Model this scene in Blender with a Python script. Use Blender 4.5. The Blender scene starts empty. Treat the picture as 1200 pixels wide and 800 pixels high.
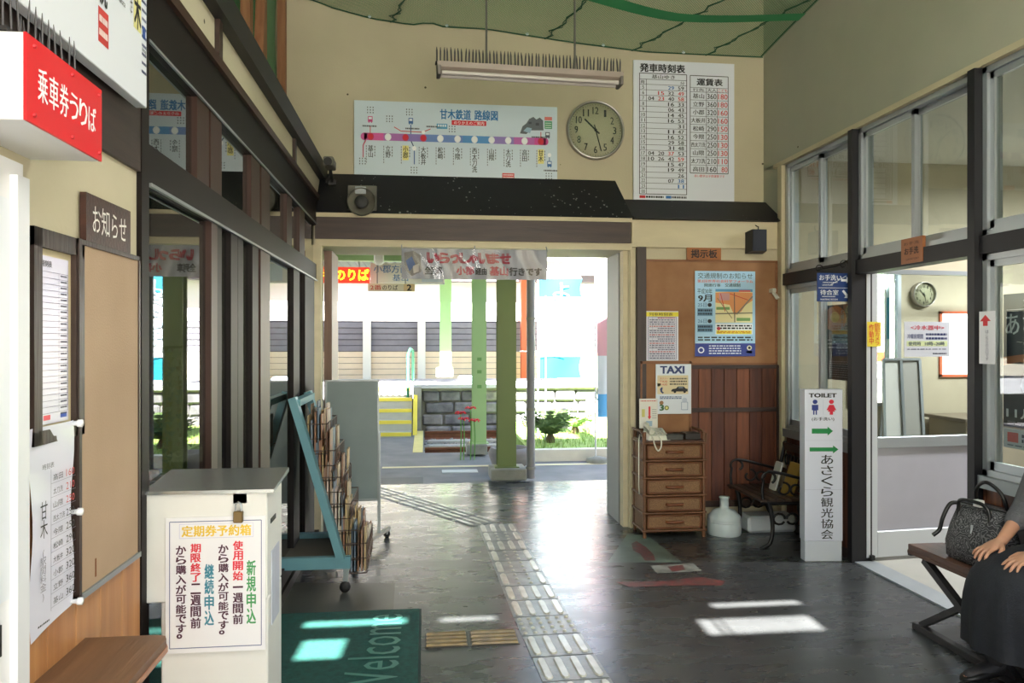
import bpy, bmesh, math, random
from mathutils import Vector, Matrix
random.seed(7)
R = math.radians
C = bpy.context.scene.collection
SC = bpy.context.scene

# ---------------------------------------------------------------- camera
FPX, EYE, HOR = 900.0, 1.5, 401.0
YAW = math.atan(102/900)
cam_d = bpy.data.cameras.new('camera'); cam = bpy.data.objects.new('camera', cam_d); C.objects.link(cam)
cam_d.sensor_fit = 'HORIZONTAL'; cam_d.sensor_width = 36; cam_d.lens = 36*FPX/1200
cam_d.shift_y = (HOR-400)/1200
cam.location = (0, 0, EYE); cam.rotation_euler = (R(90), 0, -YAW)
cam_d.clip_start = .05; cam_d.clip_end = 300
SC.camera = cam

# ---------------------------------------------------------------- world, sun, exposure
SUN_EL, SUN_DX = R(50), .05
w = bpy.data.worlds.new('sky'); SC.world = w; w.use_nodes = True
nt = w.node_tree; nt.nodes.clear()
sky = nt.nodes.new('ShaderNodeTexSky'); sky.sky_type = 'NISHITA'; sky.sun_disc = False
sky.sun_elevation = SUN_EL; sky.sun_rotation = R(180); sky.air_density = 1.3; sky.dust_density = 1.5; sky.ozone_density = 1
bg = nt.nodes.new('ShaderNodeBackground'); bg.inputs[1].default_value = .30
wo = nt.nodes.new('ShaderNodeOutputWorld')
nt.links.new(sky.outputs[0], bg.inputs[0]); nt.links.new(bg.outputs[0], wo.inputs[0])
sd = bpy.data.lights.new('sun', 'SUN'); sd.energy = 34.0; sd.angle = R(.4); sd.color = (1, .96, .90)
so = bpy.data.objects.new('sun', sd); C.objects.link(so)
sdir = Vector((SUN_DX*math.cos(SUN_EL), math.cos(SUN_EL), -math.sin(SUN_EL)))
so.rotation_euler = sdir.to_track_quat('-Z', 'Y').to_euler(); so.location = (0, -6, 9)

def portal(name, loc, rot, sx, sy):
    l = bpy.data.lights.new(name, 'AREA'); l.shape = 'RECTANGLE'; l.size = sx; l.size_y = sy
    l.cycles.is_portal = True
    o = bpy.data.objects.new(name, l); C.objects.link(o); o.location = loc; o.rotation_euler = rot
portal('entrance_daylight', (1.05, -1.2, 1.5), (R(90), 0, R(0)), 3.7, 3.0)
portal('platform_daylight', (.4, 6.7, 1.12), (R(-90), 0, 0), 2.45, 2.25)

def room_area_light(name, loc, watt, sx=1.2, sy=.2, up=.35, rz=0.):
    for k, (rx, e) in enumerate(((0, watt), (R(180), watt*up))):
        if not e: continue
        l = bpy.data.lights.new(name, 'AREA'); l.shape = 'RECTANGLE'; l.size = sx; l.size_y = sy; l.energy = e; l.color = (.97, .98, 1)
        o = bpy.data.objects.new(name, l); C.objects.link(o); o.location = (loc[0], loc[1], loc[2]+(.12 if k else -.03)); o.rotation_euler = (rx, 0, rz)
for loc in ((1.0, 2.6, 3.5), (1.0, .2, 3.2), (1.0, -.7, 3.2)): room_area_light('tube_lamp_light', loc, 10, up=1.3)
room_area_light('side_room_fill_light', (5.0, 4.6, 2.9), 70, up=0)  # added fill without a fixture, brightens the side room
room_area_light('strip_light_light', (4.62, 5.63, 2.12), 5, .4, .05, up=0)
room_area_light('office_fill_light', (-2.2, 4.2, 2.72), 22, up=0)  # added fill without a fixture, lifts the dim office behind the glass
SC.view_settings.view_transform = 'Standard'; SC.view_settings.look = 'None'
SC.view_settings.exposure = 1.3; SC.view_settings.gamma = 1; SC.view_settings.use_curve_mapping = False
SC.cycles.use_denoising = True
SC.cycles.max_bounces = 10; SC.cycles.diffuse_bounces = 5; SC.cycles.glossy_bounces = 4
SC.cycles.transparent_max_bounces = 24; SC.cycles.transmission_bounces = 6
SC.cycles.sample_clamp_indirect = 6; SC.cycles.caustics_reflective = False; SC.cycles.caustics_refractive = False

# ---------------------------------------------------------------- pixel -> point on a known plane of the room
def ray(px, py):
    u = (px-600)/FPX; v = (HOR-py)/FPX
    return (math.sin(YAW)+u*math.cos(YAW), math.cos(YAW)-u*math.sin(YAW), v)
def fl(px, py, z=0):
    d = ray(px, py); t = (z-EYE)/d[2]; return Vector((d[0]*t, d[1]*t, z))
def onY(px, py, Y):
    d = ray(px, py); t = Y/d[1]; return Vector((d[0]*t, Y, EYE+d[2]*t))
def onX(px, py, X):
    d = ray(px, py); t = X/d[0]; return Vector((X, d[1]*t, EYE+d[2]*t))

# ---------------------------------------------------------------- materials
def lin(c):
    return tuple(((x/255)/12.92 if x/255 <= .04045 else ((x/255+.055)/1.055)**2.4) for x in c)
MATS = {}
def mat(name, rgb, rough=.6, metal=0., vary=0., scale=6., bump=0., bscale=40., rgb2=None, stretch=None, spec=.5, kind='noise', coat=0., emit=None, estr=1., detail=4.):
    """procedural principled material: colour mottled by noise / streaked grain, fine relief"""
    if name in MATS: return MATS[name]
    m = bpy.data.materials.new(name); m.use_nodes = True; MATS[name] = m
    nt = m.node_tree; b = nt.nodes['Principled BSDF']; L = nt.links
    col = lin(rgb)+(1,)
    b.inputs['Base Color'].default_value = col
    b.inputs['Roughness'].default_value = rough; b.inputs['Metallic'].default_value = metal
    b.inputs['Specular IOR Level'].default_value = spec
    if coat: b.inputs['Coat Weight'].default_value = coat; b.inputs['Coat Roughness'].default_value = .15
    if emit is not None:
        b.inputs['Emission Color'].default_value = lin(emit)+(1,); b.inputs['Emission Strength'].default_value = estr
    m.diffuse_color = col
    if vary or bump or rgb2:
        tc = nt.nodes.new('ShaderNodeTexCoord'); mp = nt.nodes.new('ShaderNodeMapping'); L.new(tc.outputs['Object'], mp.inputs[0])
        if stretch: mp.inputs['Scale'].default_value = stretch
    if vary or rgb2:
        n = nt.nodes.new('ShaderNodeTexNoise'); n.inputs['Scale'].default_value = scale; n.inputs['Detail'].default_value = detail
        L.new(mp.outputs[0], n.inputs['Vector'])
        r = nt.nodes.new('ShaderNodeValToRGB'); L.new(n.outputs[0], r.inputs[0])
        r.color_ramp.elements[0].position = .3; r.color_ramp.elements[1].position = .7
        c2 = lin(rgb2) if rgb2 else tuple(min(1, c*(1+vary)) for c in col[:3])
        c1 = col[:3] if rgb2 else tuple(c*(1-vary) for c in col[:3])
        r.color_ramp.elements[0].color = c1+(1,); r.color_ramp.elements[1].color = tuple(c2)+(1,)
        L.new(r.outputs[0], b.inputs['Base Color'])
    if bump:
        n2 = nt.nodes.new('ShaderNodeTexNoise'); n2.inputs['Scale'].default_value = bscale; n2.inputs['Detail'].default_value = 3
        L.new(mp.outputs[0], n2.inputs['Vector'])
        bp = nt.nodes.new('ShaderNodeBump'); bp.inputs['Strength'].default_value = bump; bp.inputs['Distance'].default_value = .01
        L.new(n2.outputs[0], bp.inputs['Height']); L.new(bp.outputs[0], b.inputs['Normal'])
    return m
def ink(rgb):
    return mat('print_%02x%02x%02x' % rgb, rgb, .55)
def wood(name, a, b, rough=.5, axis='z', scale=5., bump=.15):
    s = {'x': (.12, 1.6, 1.6), 'y': (1.6, .12, 1.6), 'z': (1.6, 1.6, .12)}[axis]
    return mat(name, a, rough, rgb2=b, scale=scale*2, stretch=tuple(k*2 for k in s), bump=bump, bscale=30, detail=6)
def glass_mat(name, tint=(235, 240, 238), k=1.7):
    """window pane: clear, tinted a little, mirror-like towards grazing angles"""
    m = bpy.data.materials.new(name); m.use_nodes = True; MATS[name] = m; nt = m.node_tree; nt.nodes.clear(); L = nt.links
    o = nt.nodes.new('ShaderNodeOutputMaterial'); mx = nt.nodes.new('ShaderNodeMixShader')
    tr = nt.nodes.new('ShaderNodeBsdfTransparent'); tr.inputs[0].default_value = lin(tint)+(1,)
    gl = nt.nodes.new('ShaderNodeBsdfGlossy'); gl.inputs['Roughness'].default_value = .015
    fr = nt.nodes.new('ShaderNodeFresnel'); fr.inputs[0].default_value = 1.5
    mu = nt.nodes.new('ShaderNodeMath'); mu.operation = 'MULTIPLY'; mu.inputs[1].default_value = k; mu.use_clamp = True
    ge = nt.nodes.new('ShaderNodeNewGeometry'); iv = nt.nodes.new('ShaderNodeMath'); iv.operation = 'SUBTRACT'; iv.inputs[0].default_value = 1; L.new(ge.outputs['Backfacing'], iv.inputs[1])
    m2 = nt.nodes.new('ShaderNodeMath'); m2.operation = 'MULTIPLY'   # only the outer face of the pane mirrors
    L.new(fr.outputs[0], mu.inputs[0]); L.new(mu.outputs[0], m2.inputs[0]); L.new(iv.outputs[0], m2.inputs[1]); L.new(m2.outputs[0], mx.inputs[0]); L.new(tr.outputs[0], mx.inputs[1]); L.new(gl.outputs[0], mx.inputs[2]); L.new(mx.outputs[0], o.inputs[0])
    return m
GLASS = glass_mat('window_glass'); GLASS_L = glass_mat('tinted_office_glass', (150, 156, 150), 2.0)
def net_mat(name, rgb, alpha, scale):
    m = bpy.data.materials.new(name); m.use_nodes = True; MATS[name] = m; nt = m.node_tree; L = nt.links
    b = nt.nodes['Principled BSDF']; b.inputs['Base Color'].default_value = lin(rgb)+(1,); b.inputs['Roughness'].default_value = .8
    tc = nt.nodes.new('ShaderNodeTexCoord')
    acc = None
    for ax in (0, 1):
        mp = nt.nodes.new('ShaderNodeMapping'); mp.inputs['Rotation'].default_value = (0, 0, R(45 if ax else -45)); L.new(tc.outputs['UV'], mp.inputs[0])
        wv = nt.nodes.new('ShaderNodeTexWave'); wv.inputs['Scale'].default_value = scale; wv.inputs['Distortion'].default_value = .6
        L.new(mp.outputs[0], wv.inputs[0])
        if acc: 
            mx = nt.nodes.new('ShaderNodeMath'); mx.operation = 'MAXIMUM'; L.new(acc.outputs[0], mx.inputs[0]); L.new(wv.outputs[1], mx.inputs[1]); acc = mx
        else:
            ad = nt.nodes.new('ShaderNodeMath'); ad.operation = 'ADD'; ad.inputs[1].default_value = 0; L.new(wv.outputs[1], ad.inputs[0]); acc = ad
    mr = nt.nodes.new('ShaderNodeMapRange'); mr.inputs[1].default_value = .55; mr.inputs[2].default_value = 1.; mr.inputs[3].default_value = alpha*.45; mr.inputs[4].default_value = min(1, alpha*1.9)
    L.new(acc.outputs[0], mr.inputs[0]); L.new(mr.outputs[0], b.inputs['Alpha'])
    return m

# ---------------------------------------------------------------- mesh builder
class MB:
    def __init__(s): s.v = []; s.f = []; s.m = []; s.sm = []; s.mi = 0; s.xf = None
    def _add(s, vs, fs, smooth=False):
        n = len(s.v)
        s.v += [tuple(s.xf @ Vector(q)) if s.xf else tuple(q) for q in vs]
        for f in fs: s.f.append(tuple(i+n for i in f)); s.m.append(s.mi); s.sm.append(smooth)
        return s
    def box(s, a, b, bev=0.):
        x0, x1 = sorted((a[0], b[0])); y0, y1 = sorted((a[1], b[1])); z0, z1 = sorted((a[2], b[2]))
        if bev and min(x1-x0, y1-y0, z1-z0) > 2.2*bev:
            B = bmesh.new(); bmesh.ops.create_cube(B, size=1)
            for q in B.verts: q.co = Vector(((x0+x1)/2+q.co.x*(x1-x0), (y0+y1)/2+q.co.y*(y1-y0), (z0+z1)/2+q.co.z*(z1-z0)))
            bmesh.ops.bevel(B, geom=list(B.edges)+list(B.verts), offset=bev, segments=1, affect='EDGES')
            B.verts.index_update(); s._add([q.co for q in B.verts], [[q.index for q in f.verts] for f in B.faces]); B.free(); return s
        v = [(x0, y0, z0), (x1, y0, z0), (x1, y1, z0), (x0, y1, z0), (x0, y0, z1), (x1, y0, z1), (x1, y1, z1), (x0, y1, z1)]
        return s._add(v, [(0, 3, 2, 1), (4, 5, 6, 7), (0, 1, 5, 4), (1, 2, 6, 5), (2, 3, 7, 6), (3, 0, 4, 7)])
    def hexa(s, v8): return s._add(v8, [(0, 3, 2, 1), (4, 5, 6, 7), (0, 1, 5, 4), (1, 2, 6, 5), (2, 3, 7, 6), (3, 0, 4, 7)])
    def poly(s, pts): return s._add(pts, [tuple(range(len(pts)))])
    def prism(s, pts, ext):
        """polygon pts extruded along vector ext"""
        e = Vector(ext); n = len(pts); a = [Vector(p) for p in pts]
        return s._add(a+[p+e for p in a], [tuple(range(n))[::-1], tuple(range(n, 2*n))]+[(i, (i+1) % n, n+(i+1) % n, n+i) for i in range(n)])
    def bar(s, p, q, w, h=None, up=(0, 0, 1)):
        h = h or w; p = Vector(p); q = Vector(q); d = (q-p).normalized(); u = Vector(up)
        if abs(d.dot(u)) > .99: u = Vector((0, 1, 0))
        r = d.cross(u).normalized(); u = r.cross(d)
        c = [r*(-w/2)+u*(-h/2), r*(w/2)+u*(-h/2), r*(w/2)+u*(h/2), r*(-w/2)+u*(h/2)]
        return s._add([p+k for k in c]+[q+k for k in c], [(0, 1, 2, 3), (7, 6, 5, 4), (0, 4, 5, 1), (1, 5, 6, 2), (2, 6, 7, 3), (3, 7, 4, 0)])
    def tube(s, pts, r, seg=8, closed=False, cap=True):
        pts = [Vector(p) for p in pts]; n = len(pts); rr = r if isinstance(r, (list, tuple)) else [r]*n
        rings = []; prev = None
        for i, p in enumerate(pts):
            if closed: d = pts[(i+1) % n]-pts[i-1]
            else: d = pts[min(i+1, n-1)]-pts[max(i-1, 0)]
            d.normalize()
            if prev is None: a = d.orthogonal().normalized()
            else:
                a = prev-d*prev.dot(d)
                a = a.normalized() if a.length > 1e-6 else d.orthogonal().normalized()
            prev = a; b = d.cross(a)
            rings.append([p+(a*math.cos(2*math.pi*k/seg)+b*math.sin(2*math.pi*k/seg))*rr[i] for k in range(seg)])
        vs = [q for g in rings for q in g]; fs = []
        for i in range(n if closed else n-1):
            j = (i+1) % n
            for k in range(seg): fs.append((i*seg+k, i*seg+(k+1) % seg, j*seg+(k+1) % seg, j*seg+k))
        s._add(vs, fs, True)
        if cap and not closed: s._add(rings[0][::-1], [tuple(range(seg))]); s._add(rings[-1], [tuple(range(seg))])
        return s
    def stube(s, pts, r, seg=8, n=5):
        """tube along a smooth curve through the points"""
        P = [Vector(p) for p in pts]; P = [P[0]*2-P[1]]+P+[P[-1]*2-P[-2]]; out = []; rr = []
        rs = r if isinstance(r, (list, tuple)) else [r]*len(pts)
        for i in range(1, len(P)-2):
            for k in range(n):
                t = k/n; a, b, c, d = P[i-1], P[i], P[i+1], P[i+2]
                out.append(.5*((2*b)+(c-a)*t+(2*a-5*b+4*c-d)*t*t+(3*b-a-3*c+d)*t**3)); rr.append(rs[i-1]+(rs[i]-rs[i-1])*t)
        out.append(P[-2]); rr.append(rs[-1]); return s.tube(out, rr, seg)
    def lathe(s, prof, at=(0, 0, 0), seg=24, axis='z', cap=True):
        vs = []; at = Vector(at)
        for r, h in prof:
            for k in range(seg):
                a = 2*math.pi*k/seg; c, d = r*math.cos(a), r*math.sin(a)
                vs.append(at+Vector({'z': (c, d, h), 'y': (c, h, d), 'x': (h, c, d)}[axis]))
        fs = []
        for i in range(len(prof)-1):
            for k in range(seg): fs.append((i*seg+k, i*seg+(k+1) % seg, (i+1)*seg+(k+1) % seg, (i+1)*seg+k))
        s._add(vs, fs, True)
        for i, rv in ((0, True), (len(prof)-1, False)) if cap else ():
            if prof[i][0] > 1e-5:
                q = vs[i*seg:(i+1)*seg]; s._add(q[::-1] if rv else q, [tuple(range(seg))])
        return s
    def loft(s, rings, cap=True, smooth=True):
        n = len(rings[0]); vs = [p for g in rings for p in g]; fs = []
        for i in range(len(rings)-1):
            for k in range(n): fs.append((i*n+k, i*n+(k+1) % n, (i+1)*n+(k+1) % n, (i+1)*n+k))
        s._add(vs, fs, smooth)
        if cap: s._add(rings[0][::-1], [tuple(range(n))]); s._add(rings[-1], [tuple(range(n))])
        return s
    def grid(s, fn, nu, nv, smooth=True):
        vs = [fn(i/nu, j/nv) for j in range(nv+1) for i in range(nu+1)]
        return s._add(vs, [(j*(nu+1)+i, j*(nu+1)+i+1, (j+1)*(nu+1)+i+1, (j+1)*(nu+1)+i) for j in range(nv) for i in range(nu)], smooth)
    def build(s, name, m, parent=None, world=False, fix=True):
        me = bpy.data.meshes.new(name)
        vs = s.v
        if world and parent is not None:
            inv = root_matrix(parent).inverted(); vs = [tuple(inv @ Vector(q)) for q in vs]
        me.from_pydata(vs, [], s.f)
        for x in (m if isinstance(m, (list, tuple)) else [m]): me.materials.append(x)
        me.polygons.foreach_set('material_index', s.m); me.polygons.foreach_set('use_smooth', s.sm)
        if fix:
            B = bmesh.new(); B.from_mesh(me); bmesh.ops.recalc_face_normals(B, faces=B.faces); B.to_mesh(me); B.free()
        me.update()
        o = bpy.data.objects.new(name, me); C.objects.link(o)
        if parent is not None: o.parent = parent
        return o
RM = {}
def root_matrix(o):
    while o.parent: o = o.parent
    return RM.get(o.name, Matrix.Identity(4))
def tag(o, label=None, cat=None, group=None, kind=None):
    if label: o['label'] = label
    if cat: o['category'] = cat
    if group: o['group'] = group
    if kind: o['kind'] = kind
    return o
def thing(name, label, cat, loc=(0, 0, 0), rz=0., group=None, kind=None):
    o = bpy.data.objects.new(name, None); C.objects.link(o); o.empty_display_size = .1
    o.location = loc; o.rotation_euler = (0, 0, rz)
    RM[o.name] = Matrix.Translation(Vector(loc)) @ Matrix.Rotation(rz, 4, 'Z')
    return tag(o, label, cat, group, kind)
def struct(name): return tag(thing(name, None, None), kind='structure')
def sbox(name, m, a, b, parent=None):
    o = MB().box(a, b).build(name, m, parent)
    if parent is None: o['kind'] = 'structure'
    return o
def copy_part(o, parent, loc=None):
    c = o.copy(); C.objects.link(c); c.parent = parent
    if loc is not None: c.location = loc
    return c
def copy_tree(o, loc=None, rz=None, parent=None, label=None):
    c = o.copy(); C.objects.link(c); c.parent = parent
    if loc is not None: c.location = loc
    if rz is not None: c.rotation_euler = (0, 0, rz)
    if label: c['label'] = label
    for ch in list(o.children): copy_tree(ch, parent=c)
    return c

# ---------------------------------------------------------------- lettering
def _text_raw(s, bold, vert):
    cu = bpy.data.curves.new('t', 'FONT'); cu.body = '\n'.join(s) if vert else s
    cu.size = 1; cu.align_x = 'CENTER'; cu.align_y = 'CENTER'; cu.resolution_u = 2; cu.offset = bold
    cu.space_line = .92 if vert else 1.
    o = bpy.data.objects.new('t', cu); C.objects.link(o)
    dg = bpy.context.evaluated_depsgraph_get(); dg.update()
    me = o.evaluated_get(dg).to_mesh()
    vs = [(v.co.x, v.co.y) for v in me.vertices]; fs = [tuple(p.vertices) for p in me.polygons]
    o.evaluated_get(dg).to_mesh_clear(); bpy.data.objects.remove(o); bpy.data.curves.remove(cu)
    return vs, fs
TX = {}
def text_raw(s, bold=.0, vert=False):
    k = (s, bold, vert)
    if k not in TX: TX[k] = _text_raw(*k)
    return TX[k]

class Print:
    """flat print on a board: 2-D drawing in board units (u right, v down) laid just in front of local y=0, facing -y"""
    def __init__(s, W, H, w, h): s.W, s.H, s.w, s.h = W, H, w, h; s.mb = MB(); s.mats = []; s.k = 0
    def _m(s, c):
        m = ink(c) if isinstance(c, tuple) else c
        if m not in s.mats: s.mats.append(m)
        s.mb.mi = s.mats.index(m)
    def _p(s, u, v, lay): return ((u/s.W)*s.w, -.0006-lay*.0004, (1-v/s.H)*s.h)
    def rect(s, u0, v0, u1, v1, c, lay=0): s._m(c); s.mb.poly([s._p(u0, v1, lay), s._p(u1, v1, lay), s._p(u1, v0, lay), s._p(u0, v0, lay)]); return s
    def poly(s, pts, c, lay=0): s._m(c); s.mb.poly([s._p(u, v, lay) for u, v in pts]); return s
    def line(s, u0, v0, u1, v1, t, c, lay=1):
        dx, dy = u1-u0, v1-v0; L = math.hypot(dx, dy) or 1; nx, ny = -dy/L*t/2, dx/L*t/2
        return s.poly([(u0+nx, v0+ny), (u0-nx, v0-ny), (u1-nx, v1-ny), (u1+nx, v1+ny)], c, lay)
    def frame(s, u0, v0, u1, v1, t, c, lay=1):
        for a in ((u0, v0, u1, v0), (u0, v1, u1, v1), (u0, v0, u0, v1), (u1, v0, u1, v1)): s.line(*a, t, c, lay)
        return s
    def disc(s, u, v, r, c, lay=1, n=14, ry=None): return s.poly([(u+r*math.cos(6.2832*k/n), v+(ry or r)*math.sin(6.2832*k/n)) for k in range(n)], c, lay)
    def text(s, t, u0, v0, u1, v1, c, bold=.012, vert=False, lay=2, keep=False):
        """text fitted to the box (stretched both ways; keep=True keeps its aspect in height, centred)"""
        vs, fs = text_raw(t, 0., vert)
        if not vs: return s
        xs = [a for a, b in vs]; ys = [b for a, b in vs]; x0, x1, y0, y1 = min(xs), max(xs), min(ys), max(ys)
        if t in '一ー': vm = (v0+v1)/2; v0, v1 = vm-(v1-v0)*.07, vm+(v1-v0)*.07
        s._m(c)
        em = (x1-x0)/(u1-u0), (y1-y0)/(v1-v0); bx, by = bold*.9/em[0], bold*.6/em[1]
        for q, (du, dv) in enumerate(((0, 0),) if bold < .008 else ((-bx, -by), (bx, by), (bx, -by), (-bx, by)) if bold > .025 else ((-bx, 0), (bx, 0))):
            pts = [s._p(u0+(a-x0)/(x1-x0+1e-9)*(u1-u0)+du, v1-(b-y0)/(y1-y0+1e-9)*(v1-v0)+dv, lay+q*.1) for a, b in vs]
            s.mb._add(pts, fs)
        return s
    def rows(s, u0, v0, u1, v1, n, c, t=.5, seed=1, lay=1):
        """lines of print too small to read"""
        rd = random.Random(seed)
        for i in range(n):
            v = v0+(v1-v0)*(i+.5)/n; u = u0
            while u < u1:
                L = (u1-u0)*rd.uniform(.04, .14); e = min(u1, u+L); s.rect(u, v-t/2, e, v+t/2, c, lay); u = e+(u1-u0)*.025
        return s
    def add(s, parent, name='lettering'): return s.mb.build(name, s.mats, parent, fix=False)

def board(name, label, cat, corner, w, h, rz, m, t=.012, group=None, edge=None):
    """flat sign: root mesh, local origin at lower-left front corner, thickness behind the face"""
    o = MB().box((0, 0, 0), (w, t, h)).build(name, m)
    o.location = corner; o.rotation_euler = (0, 0, rz)
    RM[o.name] = Matrix.Translation(Vector(corner)) @ Matrix.Rotation(rz, 4, 'Z')
    return tag(o, label, cat, group)
# ================================================================ THE SETTING
YD, YU, XL, XR = 6.08, 6.40, -.84, 2.93          # lower far wall, upper far wall, left wall, right wall
YB = -1.2                                          # wall with the street entrance, behind the camera
RZL, RZR = R(90), R(-90)
PLASTER = mat('cream_plaster', (200, 190, 162), .85, rgb2=(188, 179, 152), scale=1.6, bump=.12, bscale=60)
PLASTER_R = mat('grey_cream_plaster', (184, 180, 160), .85, rgb2=(168, 167, 150), scale=1.1, bump=.12, bscale=60)
def add_spots(m, sc=3.2, th=.03, col=(84, 76, 60)):
    nt = m.node_tree; b = nt.nodes['Principled BSDF']; L = nt.links; src = b.inputs['Base Color'].links[0].from_socket
    tc = nt.nodes.new('ShaderNodeTexCoord'); vo = nt.nodes.new('ShaderNodeTexVoronoi'); vo.inputs['Scale'].default_value = sc; L.new(tc.outputs['Object'], vo.inputs['Vector'])
    lt = nt.nodes.new('ShaderNodeMath'); lt.operation = 'LESS_THAN'; lt.inputs[1].default_value = th; L.new(vo.outputs['Distance'], lt.inputs[0])
    mx = nt.nodes.new('ShaderNodeMix'); mx.data_type = 'RGBA'; L.new(lt.outputs[0], mx.inputs[0]); L.new(src, mx.inputs[6]); mx.inputs[7].default_value = lin(col)+(1,); L.new(mx.outputs[2], b.inputs['Base Color'])
add_spots(PLASTER); add_spots(PLASTER_R)
CREAMW = mat('cream_painted_wood', (200, 188, 156), .6, vary=.06, scale=3, stretch=(1, 1, 4))
DARKW = wood('dark_stained_wood', (44, 32, 28), (66, 48, 42), .5, 'x')
DARKWZ = wood('dark_stained_post', (40, 29, 26), (60, 44, 38), .45, 'z')
DARKWY = wood('dark_stained_beam', (40, 30, 28), (60, 46, 42), .45, 'y')
BLACKP = mat('black_painted_board', (22, 21, 25), .5, vary=.2, scale=3)
BRONZE = mat('bronze_aluminium', (58, 38, 31), .5, .0, spec=.3, vary=.1, scale=3)
BRONZED = mat('dark_bronze_aluminium', (24, 18, 17), .55, .0, spec=.18, vary=.15, scale=3)
ALU = mat('silver_aluminium', (176, 182, 186), .38, .55, vary=.05, scale=2)
ALUD = mat('worn_aluminium', (150, 156, 158), .42, .5, vary=.08, scale=3)
BLACK = mat('matt_black', (18, 17, 17), .55)
def speckle_black():
    m = mat('black_board_bird_spotted', (21, 21, 26), .55)
    nt = m.node_tree; b = nt.nodes['Principled BSDF']; L = nt.links
    tc = nt.nodes.new('ShaderNodeTexCoord'); vo = nt.nodes.new('ShaderNodeTexVoronoi'); vo.inputs['Scale'].default_value = 24
    mp = nt.nodes.new('ShaderNodeMapping'); mp.inputs['Scale'].default_value = (1, 1, .6); L.new(tc.outputs['Object'], mp.inputs[0]); L.new(mp.outputs[0], vo.inputs['Vector'])
    n = nt.nodes.new('ShaderNodeTexNoise'); n.inputs['Scale'].default_value = 2.2; L.new(tc.outputs['Object'], n.inputs[0])
    a = nt.nodes.new('ShaderNodeMapRange'); a.inputs[1].default_value = .45; a.inputs[2].default_value = .75; a.inputs[3].default_value = 0; a.inputs[4].default_value = .22; L.new(n.outputs[0], a.inputs[0])
    lt = nt.nodes.new('ShaderNodeMath'); lt.operation = 'LESS_THAN'; L.new(vo.outputs['Distance'], lt.inputs[0]); L.new(a.outputs[0], lt.inputs[1])
    mx = nt.nodes.new('ShaderNodeMix'); mx.data_type = 'RGBA'; mx.inputs[6].default_value = lin((21, 21, 26))+(1,); mx.inputs[7].default_value = lin((150, 150, 145))+(1,)
    L.new(lt.outputs[0], mx.inputs[0]); L.new(mx.outputs[2], b.inputs['Base Color']); return m
SPECK = speckle_black()
def floor_mat():
    m = mat('worn_grey_floor_paint', (72, 74, 68), .3); nt = m.node_tree; b = nt.nodes['Principled BSDF']; L = nt.links
    tc = nt.nodes.new('ShaderNodeTexCoord')
    def noise(sc, det, st=(1, 1, 1)):
        mp = nt.nodes.new('ShaderNodeMapping'); mp.inputs['Scale'].default_value = st; L.new(tc.outputs['Object'], mp.inputs[0])
        n = nt.nodes.new('ShaderNodeTexNoise'); n.inputs['Scale'].default_value = sc; n.inputs['Detail'].default_value = det; L.new(mp.outputs[0], n.inputs['Vector']); return n
    n1 = noise(1.6, 3, (.6, 1.8, 1)); n2 = noise(11, 4); n3 = noise(2.6, 2, (.5, 1.8, 1))
    r = nt.nodes.new('ShaderNodeValToRGB'); L.new(n1.outputs[0], r.inputs[0])
    r.color_ramp.elements[0].position = .2; r.color_ramp.elements[0].color = lin((48, 50, 51))+(1,)
    r.color_ramp.elements[1].position = .8; r.color_ramp.elements[1].color = lin((70, 72, 73))+(1,)
    r2 = nt.nodes.new('ShaderNodeValToRGB'); L.new(n2.outputs[0], r2.inputs[0])
    r2.color_ramp.elements[0].position = .3; r2.color_ramp.elements[0].color = (.9, .9, .9, 1); r2.color_ramp.elements[1].position = .75; r2.color_ramp.elements[1].color = (1.07, 1.07, 1.07, 1)
    mx = nt.nodes.new('ShaderNodeMix'); mx.data_type = 'RGBA'; mx.blend_type = 'MULTIPLY'; mx.inputs[0].default_value = 1
    L.new(r.outputs[0], mx.inputs[6]); L.new(r2.outputs[0], mx.inputs[7]); L.new(mx.outputs[2], b.inputs['Base Color'])
    mr = nt.nodes.new('ShaderNodeMapRange'); mr.inputs[1].default_value = .1; mr.inputs[2].default_value = .9; mr.inputs[3].default_value = .14; mr.inputs[4].default_value = .42
    n4 = noise(8, 3, (.7, 1.6, 1)); av = nt.nodes.new('ShaderNodeMix'); av.inputs[0].default_value = .5; L.new(n3.outputs[0], av.inputs[2]); L.new(n4.outputs[0], av.inputs[3]); L.new(av.outputs[0], mr.inputs[0]); b.inputs['Specular IOR Level'].default_value = .62; L.new(mr.outputs[0], b.inputs['Roughness'])
    bp = nt.nodes.new('ShaderNodeBump'); bp.inputs['Strength'].default_value = .12; bp.inputs['Distance'].default_value = .005
    L.new(n3.outputs[0], bp.inputs['Height']); L.new(bp.outputs[0], b.inputs['Normal']); return m
FLOOR = floor_mat()

floor = MB().box((-3.6, YB-1.5, -.12), (9, 6.66, 0)).box((-3.6, 6.66, -.12), (3.6, 8.2, 0)).build('floor', FLOOR); floor['kind'] = 'structure'
wf = struct('wall_far')
MB().box((-2.4, YU, 2.4), (XR+.1, YU+.25, 5.25)).box((1.64, YD, 0), (XR+.1, YU+.25, 2.49)).box((XL-.15, YD+.02, 2.245), (1.64, YU+.25, 2.49)) \
    .box((-3.6, YD+.02, 0), (XL-.02, YU+.25, 2.9)).build('plaster', PLASTER, wf)
MB().box((XL, YD-.03, 2.245), (1.66, YD+.02, 2.298)).build('cream_lintel', CREAMW, wf)
MB().box((XL, YD-.05, 2.298), (1.645, YD+.02, 2.465)).build('brown_lintel_beam', DARKW, wf)
MB().box((XL, YD-.06, 2.465), (1.655, YD+.02, 2.497)).build('cream_strip', CREAMW, wf)
MB().box((1.66, YD-.03, 2.27), (XR-.04, YD, 2.49)).build('cream_fascia', CREAMW, wf)
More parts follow.
